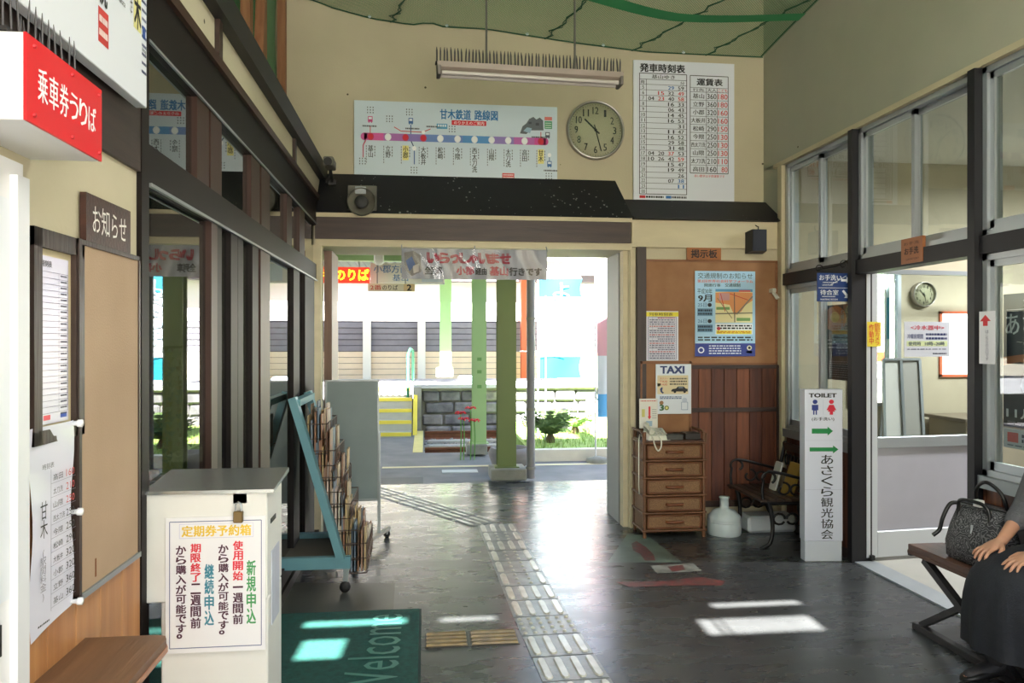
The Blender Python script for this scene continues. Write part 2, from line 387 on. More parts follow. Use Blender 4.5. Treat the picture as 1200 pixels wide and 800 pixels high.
# sloping black boards that cover the step between upper and lower wall
def pent(x0, x1, x2, x3, zt, zb):
    return MB().hexa([(x2, YD-.07, zb), (x3, YD-.07, zb), (x3, YU, zb), (x2, YU, zb), (x0, YU-.04, zt), (x1, YU-.04, zt), (x1, YU, zt), (x0, YU, zt)])
pent(XL, 1.60, XL, 1.66, 2.868, 2.497).build('black_sloping_board', SPECK, wf)
pent(1.62, XR-.0, 1.67, XR-.0, 2.712, 2.495).build('black_sloping_board', SPECK, wf)
# door jamb posts right of the opening: cream frame, rails, dark post
xj = 1.6
for (a, b, m, nm) in (((xj-.0, 6.25, 0), (xj+.03, 6.66, 2.245), mat('grey_door_leaf', (150, 152, 148), .5, .2), 'sliding_door_edge'),
                      ((xj+.0, YD+.02, 0), (xj+.045, 6.2, 2.25), CREAMW, 'jamb_post'), ((xj+.05, YD-.02, 0), (xj+.085, 6.2, 2.25), CREAMW, 'jamb_post')):
    MB().box(a, b).build(nm, m, wf)
MB().box((1.685, YD-.02, 0), (1.745, YD+.01, .16)).build('post_base', CREAMW, wf)
MB().box((1.70, YD-.045, .16), (1.775, YD, 2.27)).build('dark_post', DARKWZ, wf)
MB().box((XL-.02, YD-.04, 0), (XL+.045, YD+.1, 2.25)).build('jamb_post', CREAMW, wf)
MB().box((XL+.05, YD+.1, 0), (XL+.11, 6.62, 2.22)).build('folded_door_leaf', wood('brown_door_leaf', (120, 92, 78), (98, 72, 62), .5, 'z'), wf)
# vertical plank panelling, mid rail and baseboard under the cork board
PLANKS = [wood('cedar_plank_%d' % i, c1, c2, .5, 'z', 6) for i, (c1, c2) in enumerate((((104, 58, 38), (70, 36, 26)), ((124, 72, 46), (88, 48, 32)), ((94, 50, 34), (62, 32, 24))))]
x = 1.79; i = 0
while x < XR-.05:
    w_ = min(.108, XR-.04-x)
    MB().box((x+.002, YD-.018, .20), (x+w_-.002, YD, 1.30), .002).build('plank', PLANKS[(i*7) % 3], wf); x += w_; i += 1
MB().box((1.78, YD-.03, .93), (XR-.03, YD-.0, .965)).build('dark_rail', DARKW, wf)
MB().box((1.78, YD-.03, 1.285), (XR-.03, YD-.0, 1.315)).build('dark_rail', DARKW, wf)
MB().box((1.78, YD-.03, .155), (XR-.03, YD-.0, .205)).build('dark_baseboard', DARKW, wf)
MB().box((XR-.045, YD-.04, .16), (XR-.01, YD, 1.31)).build('dark_corner_post', DARKWZ, wf)
MB().box((1.75, YD-.01, 0), (XR, YD, .155)).build('cream_plinth', CREAMW, wf)

# ---- ceiling, roof and the wall behind the camera with its street entrance and clerestory slots
ZB_, ZF_ = 6.75, 5.1                                # the roof slopes down from the street side to the platform side
def zroof(y): return ZB_+(ZF_-ZB_)*(y-YB)/(YU-YB)
cl = MB().prism([(-2.6, YB-.1, zroof(YB-.1)), (-2.6, YU+.4, zroof(YU+.4)), (-2.6, YU+.4, zroof(YU+.4)+.12), (-2.6, YB-.1, zroof(YB-.1)+.12)], (XR+2.8, 0, 0)).build('ceiling', mat('cream_ceiling', (205, 200, 176), .9, vary=.04)); cl['kind'] = 'structure'
wb = MB()
xs0, xs1 = -2.6, XR+.2
def holes_wall(mb, x0, x1, z0, z1, holes, y0, y1):
    """wall in the XZ plane with rectangular holes (x0,x1,z0,z1)"""
    xs = sorted({x0, x1, *[h[0] for h in holes], *[h[1] for h in holes]}); zs = sorted({z0, z1, *[h[2] for h in holes], *[h[3] for h in holes]})
    for a, b in zip(xs, xs[1:]):
        for c, d in zip(zs, zs[1:]):
            cx, cz = (a+b)/2, (c+d)/2
            if not any(h[0] < cx < h[1] and h[2] < cz < h[3] for h in holes): mb.box((a, y0, c), (b, y1, d))
TE = math.tan(SUN_EL)
def slot(xa, xb, ya, yb):
    """clerestory opening in the entrance wall through which the sun reaches that floor rectangle"""
    k = SUN_DX; return (xa-k*(ya-YB), xb-k*(yb-YB), (ya-YB)*TE, (yb-YB)*TE)
slots = [slot(1.45, 2.09, 3.80, 4.07), slot(1.62, 2.15, 4.19, 4.31), slot(1.17, 1.60, 4.165, 4.19), slot(.08, .387, 4.14, 4.255), slot(-.63, -.1, 4.115, 4.245), slot(-.61, -.39, 3.70, 3.985)]
holes_wall(wb, xs0, xs1, 0, 6.85, slots+[(-.8, 2.9, 0, 3.0)], YB-.06, YB)
wbo = wb.build('wall_back', PLASTER); wbo['kind'] = 'structure'

# ---- right wall: upper plaster, posts, transom beam
wr = struct('wall_right')
MB().prism([(XR, YB, 2.985), (XR, YU, 2.985), (XR, YU, zroof(YU)), (XR, YB, zroof(YB))], (.12, 0, 0)).box((XR, 5.98, 0), (XR+.12, YU, 3.0)).box((XR, YB, 0), (XR+.12, .9, 3.0)).build('plaster', PLASTER_R, wr)
MB().box((XR-.03, .9, 2.95), (XR+.1, 6.15, 2.985)).build('window_head', CREAMW, wr)
MB().box((XR-.02, .9, 1.965), (XR+.1, 6.02, 2.06)).build('transom_beam', BLACKP, wr)
for y in (4.955, 3.785, 2.6, 1.4):
    MB().box((XR-.045, y-.027, 0), (XR+.1, y+.027, 2.95)).build('black_post', BLACKP, wr)
MB().box((XR-.03, 6.0, 0), (XR, 6.07, 2.95)).build('cream_corner_post', CREAMW, wr)
# planks and sill below the lower windows
for (ya, yb) in ((4.985, 5.98), (2.63, 3.755), (1.43, 2.57)):
    y = ya; i = 0
    while y < yb-.01:
        w_ = min(.11, yb-y); MB().box((XR+.0, y+.002, .06), (XR+.02, y+w_-.002, .74), .002).build('plank', PLANKS[(i*5+1) % 3], wr); y += w_; i += 1
    MB().box((XR+.02, ya, 0), (XR+.1, yb, .74)).build('backing', DARKWZ, wr)
    MB().box((XR-.012, ya, .0), (XR+.03, yb, .06)).build('dark_baseboard', DARKWY, wr)
    MB().box((XR-.03, ya, .735), (XR+.1, yb, .80)).build('sill', ALUD, wr)

def sash(name, X, ya, yb, za, zb, depth=.06):
    """aluminium two-leaf sliding window in the YZ plane"""
    o = struct(name)
    f = MB(); t = .032
    f.box((X, ya, za), (X+.09, ya+t, zb)).box((X, yb-t, za), (X+.09, yb, zb)).box((X, ya, za), (X+.09, yb, za+t)).box((X, ya, zb-t), (X+.09, yb, zb)); f.build('frame', ALU, o)
    ym = (ya+yb)/2
    for (a, b, dx) in ((ya+t, ym+.02, .052), (ym-.02, yb-t, .018)):
        g = MB(); s_ = .03; x0, x1 = X+dx, X+dx+.026
        g.box((x0, a, za+t), (x1, a+s_, zb-t)).box((x0, b-s_, za+t), (x1, b, zb-t)).box((x0, a, za+t), (x1, b, za+t+.045)).box((x0, a, zb-t-.035), (x1, b, zb-t))
        sh = g.build('sash', ALU, o)
        MB().box((x0+.011, a+s_, za+t+.045), (x0+.015, b-s_, zb-t-.035)).build('pane', GLASS, sh)
    return o
for k, (ya, yb) in enumerate(((4.985, 5.975), (3.815, 4.925), (2.63, 3.755), (1.43, 2.57))):
    sash('window_%d' % (k+1), XR, ya, yb, 2.062, 2.948)
sash('window_5', XR, 4.985, 5.975, .80, 1.963)
sash('window_6', XR, 2.63, 3.755, .80, 1.963)
sash('window_7', XR, 1.43, 2.57, .80, 1.963)

# ---- the room behind the right wall
rw = struct('wall_room')
BEIGE = mat('beige_room_wall', (186, 176, 152), .85, vary=.04)
MB().box((9, .5, 0), (9.1, 8, 3.1)).box((XR+.12, .4, 0), (9, .5, 3.1)).build('plaster', BEIGE, rw)
holes_wall(bw := MB(), XR+.1, 9, 0, 3.1, [(3.6, 4.08, .95, 2.2), (4.44, 4.82, 1.2, 1.77)], 6.22, 6.3); bw.build('beige_wall', BEIGE, rw)
sbox('ceiling_room', mat('white_ceiling_board', (214, 212, 200), .9), (XR+.12, .5, 3.05), (9, 6.5, 3.12))

# ---- left side: solid counter wall, then bronze glazing
wl = struct('wall_left')
PLYW = wood('light_plywood', (196, 142, 92), (170, 114, 70), .45, 'z', 3)
MB().box((XL-.14, YB, .0), (XL, 2.37, 2.0)).build('plaster', PLASTER, wl)
MB().box((XL-.14, YB, 2.0), (XL+.012, 2.37, 2.64)).build('dark_wood_header', DARKWY, wl)
MB().box((XL-.14, YB, 2.64), (XL, YU, 2.80)).build('cream_frieze', PLASTER, wl)
MB().box((XL-.14, YB, 2.80), (XL+.05, YU, 2.92)).build('dark_beam', BLACKP, wl)
for y in (5.02, 3.2): MB().box((XL, y, 2.64), (XL+.02, y+.05, 2.80)).build('frieze_batten', DARKWZ, wl)
MB().box((XL-.1, 2.36, 0), (XL+.015, 2.42, 2.64)).build('bronze_post', BRONZED, wl)
y = -.3
while y < 2.355:
    w_ = min(.14, 2.355-y); MB().box((XL, y+.0015, 0), (XL+.012, y+w_-.0015, 1.25 if y < 1.85 else .92), .001).build('plank', PLYW, wl); y += w_
# loft wall behind the green net above the beam
MB().prism([(-2.2, YB, 2.9), (-2.2, YU, 2.9), (-2.2, YU, zroof(YU)), (-2.2, YB, zroof(YB))], (.1, 0, 0)).box((-2.2, YB, 2.86), (XL-.14, YU, 2.9)).build('plaster', PLASTER, struct('wall_loft'))
sbox('entrance_sun_blocker', CREAMW, (-2.6, YB-2.8, 3.12), (XR+1.5, YB-.06, 3.22))  # unseen slab added outside the entrance to keep direct sun out of the hall

g = struct('window_8')             # bronze glazed screen of the office
GY0, GY1 = 2.42, YD
MB().box((XL-.06, GY0, 2.405), (XL+.010, GY1, 2.64)).build('head_beam', BRONZED, g)
MB().box((XL+.010, GY0, 2.60), (XL+.028, GY1, 2.64)).build('head_trim', BRONZE, g)
MB().box((XL+.010, GY0, 2.405), (XL+.018, GY1, 2.413)).build('head_trim', ALUD, g)
MB().box((XL-.06, GY0, 1.975), (XL+.010, GY1, 2.10)).build('transom_beam', BRONZED, g)
MB().box((XL+.010, GY0, 1.970), (XL+.022, GY1, 1.980)).build('track', ALUD, g)
MB().box((XL-.06, GY0, 0), (XL+.03, GY1, .06)).build('bottom_rail', BRONZED, g)
def yat(px): return onX(px, 300, XL).y
for (p0, p1) in ((229, 243), (245, 258), (293, 303), (305, 315), (335, 341), (350, 356)):
    MB().box((XL-.022, yat(p0), 2.10), (XL+.006, yat(p1), 2.405)).build('mullion', BRONZE, g)
ups = [GY0, yat(230), yat(257), yat(293), yat(315), yat(335), yat(341), yat(350), yat(356), GY1]
for a, b in zip(ups[0::2], ups[1::2]): MB().box((XL-.02, a, 2.10), (XL-.014, b, 2.405)).build('pane', GLASS_L, g)
for (p0, p1, m_, d) in ((245, 252, BRONZE, .03), (253, 259, BRONZED, .01), (269, 277, BRONZED, .02), (279, 285, BRONZED, 0.), (294, 301, BRONZED, .025), (303, 314, BRONZE, .035), (343, 350, BRONZED, .02), (356, 367, BRONZED, .03)):
    MB().box((XL-.024, yat(p0), .06), (XL+d*.3, yat(p1), 1.975)).build('mullion', m_, g)
lows = [GY0, yat(245), yat(259), yat(269), yat(277), yat(294), yat(314), yat(343), yat(350), yat(356)]
for a, b in zip(lows[0::2], lows[1::2]): MB().box((XL-.02, a, .06), (XL-.014, b, 1.975)).build('pane', GLASS_L, g)
for a, b in zip(lows[2:8:2], lows[3:9:2]): MB().box((XL-.03, a, .06), (XL+.012, b, .16)).build('sash_rail', BRONZED, g)
# office behind the glazing
ow = struct('wall_office')
OFF = mat('office_wall', (150, 146, 132), .85, vary=.05)
MB().box((-3.6, 2.2, 0), (-3.5, 6.1, 2.9)).box((-3.6, 2.2, 0), (XL-.14, 2.3, 2.9)).build('plaster', OFF, ow)
sbox('ceiling_office', mat('office_ceiling', (140, 138, 128), .9), (-3.6, 2.2, 2.80), (XL-.14, 6.2, 2.86))
# ================================================================ OUTSIDE: ground, platforms, canopy
ASPH = mat('asphalt', (132, 132, 134), .8, rgb2=(112, 113, 116), scale=3, bump=.25, bscale=120, detail=8)
FORE = mat('pale_concrete_paving', (176, 172, 162), .85, vary=.08, scale=2)
CONC = mat('weathered_concrete', (150, 150, 142), .85, rgb2=(122, 122, 114), scale=5, bump=.2, bscale=60)
GRAV = mat('track_ballast', (168, 166, 162), .95, rgb2=(112, 108, 104), scale=60, bump=.8, bscale=60)
LGREEN = mat('light_green_steel', (150, 184, 128), .5, vary=.05, scale=2)
OGREEN = mat('olive_green_steel', (98, 114, 62), .5, vary=.06, scale=2)
YEL = mat('yellow_safety_paint', (226, 206, 74), .6, vary=.05)
WHITEP = mat('white_paint', (232, 232, 228), .6)
sbox('ground', FORE, (-60, -40, -.2), (60, YB-1.5, -.04))
g2 = MB().box((-3.6, 8.2, -.2), (30, 10.7, -.03)).box((3.6, 6.6, -.2), (30, 8.2, -.03)).box((-60, 6.6, -.2), (-3.6, 10.7, -.03)).box((-8, 10.7, -.2), (-.02, 13.4, -.03)).build('pavement', ASPH); g2['kind'] = 'structure'
g3 = MB().box((-.02, 10.7, -.5), (1.75, 13.55, -.17)).box((-60, 10.7, -.5), (-8, 13.55, -.17)).build('track_bed', GRAV); g3['kind'] = 'structure'
sbox('far_ground', mat('far_yard_soil', (170, 166, 150), .9, vary=.1), (-60, 15.6, -.3), (60, 70, -.06))
lw = MB()
rd = random.Random(3)
for k in range(700):
    x, y = rd.uniform(0, 1.7), rd.uniform(10.75, 13.4); r = rd.uniform(.012, .03)
    lw.lathe([(0, -r), (r, -.2*r), (r*.7, .6*r), (0, r*.8)], (x, y, -.165), 5)
bal = lw.build('ballast', GRAV); tag(bal, 'loose grey stones lying between and beside the railway rails', 'gravel', kind='stuff')
sbox('yellow_edge_line', mat('yellow_line_paint', (228, 214, 140), .7, vary=.06), (-.17, 10.75, -.03), (-.03, 13.35, -.026))
sbox('white_edge_line', mat('cream_line_paint', (232, 218, 178), .7), (-.52, 9.45, -.03), (3, 9.54, -.026))
sbox('cover_plate', mat('pale_plate', (196, 200, 202), .6), (.2, 9.0, -.03), (.62, 9.2, -.02))
sbox('drain_grating', mat('dark_grating', (86, 88, 92), .6), (-.6, 8.35, -.03), (-.02, 8.75, -.024))
RAIL = mat('rusty_rail_steel', (120, 74, 52), .55, .3, vary=.2, scale=8)
for n_, Y_ in enumerate((11.25, 11.85, 12.55, 13.3)):
    lab = ['rusty steel rail nearest to the building', 'second rusty rail, in front of the far platform stones', 'third rusty rail, further across the pale ballast', 'rusty rail farthest away, at the foot of the stone wall'][n_]
    if n_ in (0, 3):
        r_ = MB(); r_.prism([(0, Y_-.05, -.17), (0, Y_+.05, -.17), (0, Y_+.03, -.15), (0, Y_+.008, -.14), (0, Y_+.008, -.07), (0, Y_+.03, -.06), (0, Y_+.03, -.03), (0, Y_-.03, -.03), (0, Y_-.03, -.06), (0, Y_-.008, -.07), (0, Y_-.008, -.14), (0, Y_-.03, -.15)], (1.75, 0, 0))
        o = r_.build('rail', RAIL); tag(o, 'rusty steel rail nearest to the green columns' if n_ == 0 else 'rusty steel rail at the foot of the stone platform wall', 'rail', 'railway rails')
for k, Y_ in enumerate((11.6, 12.2, 12.8)):
    o = MB().box((.05, Y_-.09, -.19), (1.6, Y_+.09, -.12), .01).build('sleeper', mat('pale_sleeper', (176, 172, 164), .9, vary=.12, scale=9)); tag(o, ('pale concrete beam lying between the rails, %s of three' % ('nearest', 'middle', 'farthest')[k]), 'sleeper', 'beams between the rails')
# far platform: stone block wall, coping, stairs
fp = struct('far_platform')
rd = random.Random(5); zz = -.17
STN = [mat('stone_block_%d' % i, c, .9, rgb2=c2, scale=7, bump=.8, bscale=16) for i, (c, c2) in enumerate((((128, 126, 128), (88, 88, 92)), ((112, 110, 114), (80, 80, 84)), ((146, 142, 140), (104, 102, 104))))]
for r in range(4):
    x = .0 - (.16 if r % 2 else 0)
    while x < 3.4:
        w_ = rd.uniform(.36, .52); h_ = .205; d_ = rd.uniform(0, .05)
        MB().box((max(x, -.05)+.008, 13.52-d_, zz+.006), (x+w_-.008, 13.9, zz+h_-.006), .03).build('stone', STN[rd.randrange(3)], fp); x += w_
    zz += .208
MB().box((-.05, 13.58, -.4), (3.4, 15.6, .66)).build('mortar_core', CONC, fp)
MB().box((-.2, 13.42, .70), (3.5, 13.75, .76)).build('coping', mat('coping_concrete', (176, 178, 180), .8, vary=.06), fp)
MB().box((-.2, 13.50, .655), (3.5, 13.75, .695)).build('coping', CONC, fp)
MB().box((-12, 13.76, .5), (6, 15.6, .76)).box((-12, 15.6, -.1), (6, 15.7, .76)).build('deck', mat('platform_deck', (178, 182, 188), .8, vary=.05), fp)
MB().box((-.2, 13.4, -.1), (-.06, 14.2, .72)).build('stair_side', CONC, fp)
st = struct('platform_stairs')
for k in range(5):
    z1 = .70-.165*k; y0 = 14.0-.30*(k)
    MB().box((-1.6, y0-.3, -.06), (-.22, y0, z1)).build('step', mat('stair_concrete', (176, 174, 160), .85, vary=.06), st)
    MB().box((-1.6, y0-.308, z1-.05), (-.22, y0-.26, z1+.006)).build('nosing', YEL, st)
MB().prism([(-.2, 12.75, -.03), (-.2, 13.0, -.03), (-.2, 13.6, .64), (-.2, 13.6, .78)], (.07, 0, 0)).build('yellow_side_plate', YEL, st)
rl = thing('handrail', 'dark green steel handrail post beside the yellow-edged stairs', 'railing', (-.3, 13.6, .3))
MB().tube([(0, 0, -.33), (0, 0, .98), (.04, .25, 1.08), (.08, .7, 1.05), (.08, .7, .5)], .026, 8).build('post', mat('dark_green_rail_paint', (42, 112, 78), .5), rl)
# fence and added white backdrop behind the far platform
fw = struct('slatted_screen')
GSL = mat('grey_slat', (134, 132, 142), .7, vary=.06); CSL = mat('cream_slat', (232, 214, 190), .7, vary=.03)
z = .55; k = 0
for k in range(5): MB().box((-7, 18.0, .62+.135*k), (7, 18.06, .62+.135*k+.125)).build('board', CSL, fw)
for k in range(5): MB().box((-7, 18.0+.02*(k % 2), 1.30+.135*k), (7, 18.08, 1.30+.135*k+.118)).build('board', GSL, fw)
MB().box((-7, 18.08, .5), (7, 18.2, 2.0)).build('backing', mat('screen_backing', (90, 88, 96), .8), fw)
for px in (366, 430, 494, 640):
    p = onY(px, 400, 17.9); MB().box((p.x-.09, 17.86, .5), (p.x+.09, 17.95, 2.0)).build('post', WHITEP, fw)
MB().box((-9, 18.6, 0), (9, 22, 3.05)).build('white_wall', mat('backdrop_white', (240, 236, 226), .8), struct('white_backdrop'))  # white wall put in for the overexposed band above the slats
bl = MB().box((-9, 18.2, 2.95), (9, 18.6, 3.12)).build('dark_eave', mat('dark_eave_paint', (92, 84, 90), .7)); bl['kind'] = 'structure'
# canopy over the near platform and its columns
cn = struct('canopy')
MB().box((-5, 8.2, 2.36), (1.22, 8.32, 2.46)).build('beam', LGREEN, cn)
MB().box((-5, 10.3, 2.36), (1.22, 10.42, 2.46)).build('beam', LGREEN, cn)
for x in (-4.2, -3, -1.8, -.6, .6): MB().box((x-.03, 6.66, 2.47), (x+.03, 11.9, 2.55)).build('rafter', LGREEN, cn)
rf = MB(); nn = 120
for k in range(nn):
    a = -5+6.3*k/nn; b = -5+6.3*(k+1)/nn; h = .02 if k % 2 else -.02
    rf.hexa([(a, 6.66, 2.58+h), (b, 6.66, 2.58-h), (b, 12.0, 2.58-h), (a, 12.0, 2.58+h), (a, 6.66, 2.6+h), (b, 6.66, 2.6-h), (b, 12.0, 2.6-h), (a, 12.0, 2.6+h)])
rf.build('corrugated_roof', mat('grey_corrugated_iron', (120, 122, 118), .6, .2), cn)
cf = struct('canopy_far')
MB().box((-9, 12.9, 3.0), (2.6, 17.4, 3.08)).box((-9, 12.9, 2.88), (2.6, 13.0, 3.0)).build('roof', mat('far_canopy_paint', (112, 104, 108), .7), cf)
def column(name, label, p0, p1, py_top, py_base, Y, m, base, holes=False):
    a = onY(p0, py_base, Y); b = onY(p1, py_base, Y); w_ = b.x-a.x; cx = (a.x+b.x)/2
    t = thing(name, label, 'column', (cx, Y, a.z), group='green canopy columns')
    h = py_top-a.z
    f = MB(); f.box((-w_/2, 0, 0), (w_/2, .012, h)).box((-w_/2, .14, 0), (w_/2, .152, h)).box((-.006, .01, 0), (.006, .142, h)); f.box((-w_/2-.03, -.03, 0), (w_/2+.03, .18, .012))
    f.build('steel_section', m, t)
    b0 = onY(base[0], base[2], Y-.05); b1 = onY(base[1], base[2], Y-.05); bt = a.z
    MB().box((b0.x-cx, -.09, b0.z-bt), (b1.x-cx, .26, -.0), .012).build('concrete_base', CONC, t)
    if holes:
        q = MB()
        for hz in (.75, .95, 1.12): q.box((-.03, -.004, hz), (.03, 0, hz+.045))
        q.build('stencil_mark', mat('stencil_green', (104, 150, 84), .6), t)
    return t
column('canopy_column', 'olive green steel column on a grey concrete base, nearest to the doorway', 583, 605, 2.36, 548, 8.28, OGREEN, (575, 617, 563))
column('canopy_column', 'light green steel column behind the olive one, with three stencilled marks', 553.5, 570, 2.36, 520, 10.35, LGREEN, (547, 571, 532.5), True)
column('canopy_column', 'thin light green column standing on the far platform deck', 515.5, 529, 3.0, 431, 14.2, LGREEN, (511, 531, 442))
# drain pipe
t = thing('drain_pipe', 'tall grey drain pipe with clamps right of the olive column', 'pipe', tuple(fl(622, 560)))
MB().tube([(0, 0, 0), (0, 0, 2.45)], .047, 14).build('pipe', mat('grey_pipe', (122, 122, 126), .5), t)
for z in (.1, .75, 1.75): MB().lathe([(.055, z), (.055, z+.025)], seg=14).build('clamp', CONC, t)
# white sandbags / blocks on the platform, crates
o = MB().box((-.19, -.1, 0), (.19, .1, .13), .03).build('cloth_bag', mat('pale_blue_cloth', (186, 206, 222), .8)); o.location = (onY(549, 441, 14.0).x, 14.0, .76); tag(o, 'pale blue wrapped bundle on the far platform beside the thin column', 'bag')
# stone planter trough
p = fl(588, 532)
t = thing('stone_trough', 'round grey stone trough behind the olive column, nearly hidden', 'planter', (p.x, 9.25, -.03))
MB().lathe([(.12, 0), (.22, .06), (.27, .2), (.24, .26), (.2, .26), (.18, .2), (0, .18)], seg=20).build('bowl', mat('grey_trough_stone', (128, 122, 120), .8, vary=.12), t)
# red spider lilies
t = thing('spider_lily', 'red spider lilies on thin green stems beside the second column', 'flower', (fl(556, 545).x-.1, 10.0, -.03))
LILY = mat('red_petal', (214, 40, 56), .6); STEM = mat('green_stem', (92, 140, 62), .6)
rd = random.Random(2)
for k, (dx, h) in enumerate(((0, .52), (.09, .66), (-.04, .60), (.14, .5))):
    MB().tube([(dx, 0, 0), (dx+.01, .02, h*.6), (dx, .01, h)], .008, 5).build('stem', STEM, t)
    f = MB()
    for q in range(9):
        a = 6.283*q/9; f.tube([(dx, .01, h), (dx+.05*math.cos(a), .01+.05*math.sin(a), h+.03), (dx+.075*math.cos(a), .01+.075*math.sin(a), h-.01+rd.uniform(0, .03))], .008, 4)
    f.build('flower_head', LILY, t)
# LED departure sign, direction boards hanging from the canopy
def hang(name, label, px0, px1, py0, py1, Y, m, th=.08):
    a = onY(px0, py1, Y); b = onY(px1, py0, Y)
    t = thing(name, label, 'sign', tuple(a)); w_, h_ = b.x-a.x, b.z-a.z
    MB().box((0, 0, 0), (w_, th, h_), .004).build('housing', m, t)
    for f_ in (.2, .8): MB().bar((w_*f_, th/2, h_), (w_*f_, th/2, 2.6-a.z), .015).build('hanger', ALUD, t)
    return t, w_, h_
LEDM = mat('amber_led', (255, 200, 40), .5, emit=(255, 190, 30), estr=2.2)
t, w_, h_ = hang('led_sign', 'red LED display with glowing yellow letters under the canopy', 372, 433, 313, 331, 9.1, mat('led_panel', (200, 64, 40), .5, emit=(205, 50, 30), estr=.5))
P_ = Print(61, 18, w_, h_); P_.text('2番のりば', 0, 2.5, 60, 15.5, LEDM, .03); P_.add(t)
t, w_, h_ = hang('direction_board', 'white hanging direction board with blue letters behind the banner', 434, 521, 309, 332, 9.3, WHITEP)
P_ = Print(87, 23, w_, h_); P_.text('小郡方面', 4, 2, 44, 11, (78, 130, 190)); P_.text('基山', 26, 12.5, 44, 20, (78, 130, 190)); P_.rect(60, 2, 85, 21, (214, 224, 238)); P_.add(t)
t, w_, h_ = hang('platform_number_sign', 'small cream hanging sign reading 2番のりば below the direction board', 431, 486, 332.5, 341, 9.2, mat('cream_sign_board', (226, 218, 196), .6), .03)
P_ = Print(55, 9, w_, h_); P_.text('2番', 3, 1.5, 16, 7.5, (196, 44, 40)); P_.text('のりば', 17, 1.5, 35, 7.5, (40, 40, 40)); P_.rect(42, .3, 55, 8.7, (222, 196, 150)); P_.text('2', 46, 1, 51, 8, (20, 20, 24), .03); P_.add(t)
t = thing('canopy_lamp', 'small white lamp housing under the green canopy beam', 'lamp', tuple(onY(444, 308, 8.1)))
MB().box((-.05, -.05, 0), (.05, .05, .12), .015).lathe([(.03, -.02), (.05, 0)], seg=12).build('housing', WHITEP, t)
# ---- right: grass bed, kerb, shrub, monument stones, banners, white building
GRASS = mat('grass', (150, 176, 96), .9, rgb2=(120, 150, 70), scale=8)
sbox('grass_bed', GRASS, (1.35, 9.9, -.1), (9, 17.8, .1))
sbox('kerb', mat('kerb_stone', (206, 202, 190), .8, vary=.06), (1.3, 9.75, -.03), (9, 9.9, .12))
gb = MB(); rd = random.Random(9)
for k in range(1500):
    x, y = rd.uniform(1.4, 3.6), rd.uniform(9.92, 13); h = rd.uniform(.03, .09); a = rd.uniform(0, 3.14); dx, dy = .006*math.cos(a), .006*math.sin(a)
    gb._add([(x-dx, y-dy, .1), (x+dx, y+dy, .1), (x+rd.uniform(-.02, .02), y+rd.uniform(-.02, .02), .1+h)], [(0, 1, 2)])
tag(gb.build('grass_blades', GRASS), 'short sunlit grass growing in the bed right of the pipe', 'grass', kind='stuff')
def cycad(name, label, loc, n, r, h, seed, m):
    t = thing(name, label, 'shrub', loc); rd = random.Random(seed)
    MB().lathe([(.06, 0), (.07, .04), (.04, .12)], seg=10).build('trunk', mat('shrub_trunk', (92, 76, 58), .9), t)
    for k in range(n):
        a = rd.uniform(0, 6.28); L_ = r*rd.uniform(.7, 1.1); up = h*rd.uniform(.4, 1); f = MB(); ca, sa = math.cos(a), math.sin(a)
        pts = [Vector((ca*L_*s, sa*L_*s, .09+up*math.sin(s*2.2)*.9)) for s in (0, .25, .5, .75, 1)]
        f.tube(pts, [.008, .007, .006, .004, .002], 4)
        for i in range(1, 9):
            s = i/9; q = Vector((ca*L_*s, sa*L_*s, .09+up*math.sin(s*2.2)*.9)); 
            for sg in (-1, 1):
                e = q+Vector((-sa*sg*.11+ca*.05, ca*sg*.11+sa*.05, .01))*(1.1-s*.5); f._add([q-Vector((0, 0, .012)), e, q+Vector((0, 0, .012))], [(0, 1, 2)])
        f.build('frond', m, t)
    return t
p = onY(645, 520, 10.6)
cycad('palm_shrub', 'dark green spiky shrub on the grass beside the pipe', (p.x, 10.6, .1), 54, .42, .42, 1, mat('frond_green', (84, 108, 62), .7, vary=.2))
cycad('palm_shrub', 'smaller pale green shrub behind the spiky one, near the stone', (p.x+.55, 11.6, .1), 20, .35, .25, 4, mat('frond_pale', (130, 160, 90), .7, vary=.2))
def stone(label, px0, px1, py0, py1, Y, c):
    a = onY(px0, py1, Y); b = onY(px1, py0, Y); w_, h_ = b.x-a.x, b.z-.1
    rings = []
    for k, (s, z) in enumerate(((1, 0), (1.02, .3), (.95, .7), (.8, .95), (.5, 1))):
        rings.append([(w_/2*s*math.cos(q*.7854+.39)*(1+.06*math.sin(k*3+q*2)), .11*s*math.sin(q*.7854+.39), z*h_) for q in range(8)])
    o = MB().loft(rings, smooth=False).build('monument_stone', mat('monument_%d_%d_%d' % c, c, .9, vary=.12, bump=.5, bscale=20)); o.location = ((a.x+b.x)/2, Y, .1); return tag(o, label, 'stone')
stone('tall pale stone slab standing on the grass, right of the shrub', 685, 702, 467, 520, 11.8, (170, 164, 158))
stone('rounded grey stone behind the spiky shrub', 653, 668, 478, 520, 12.4, (150, 144, 140))
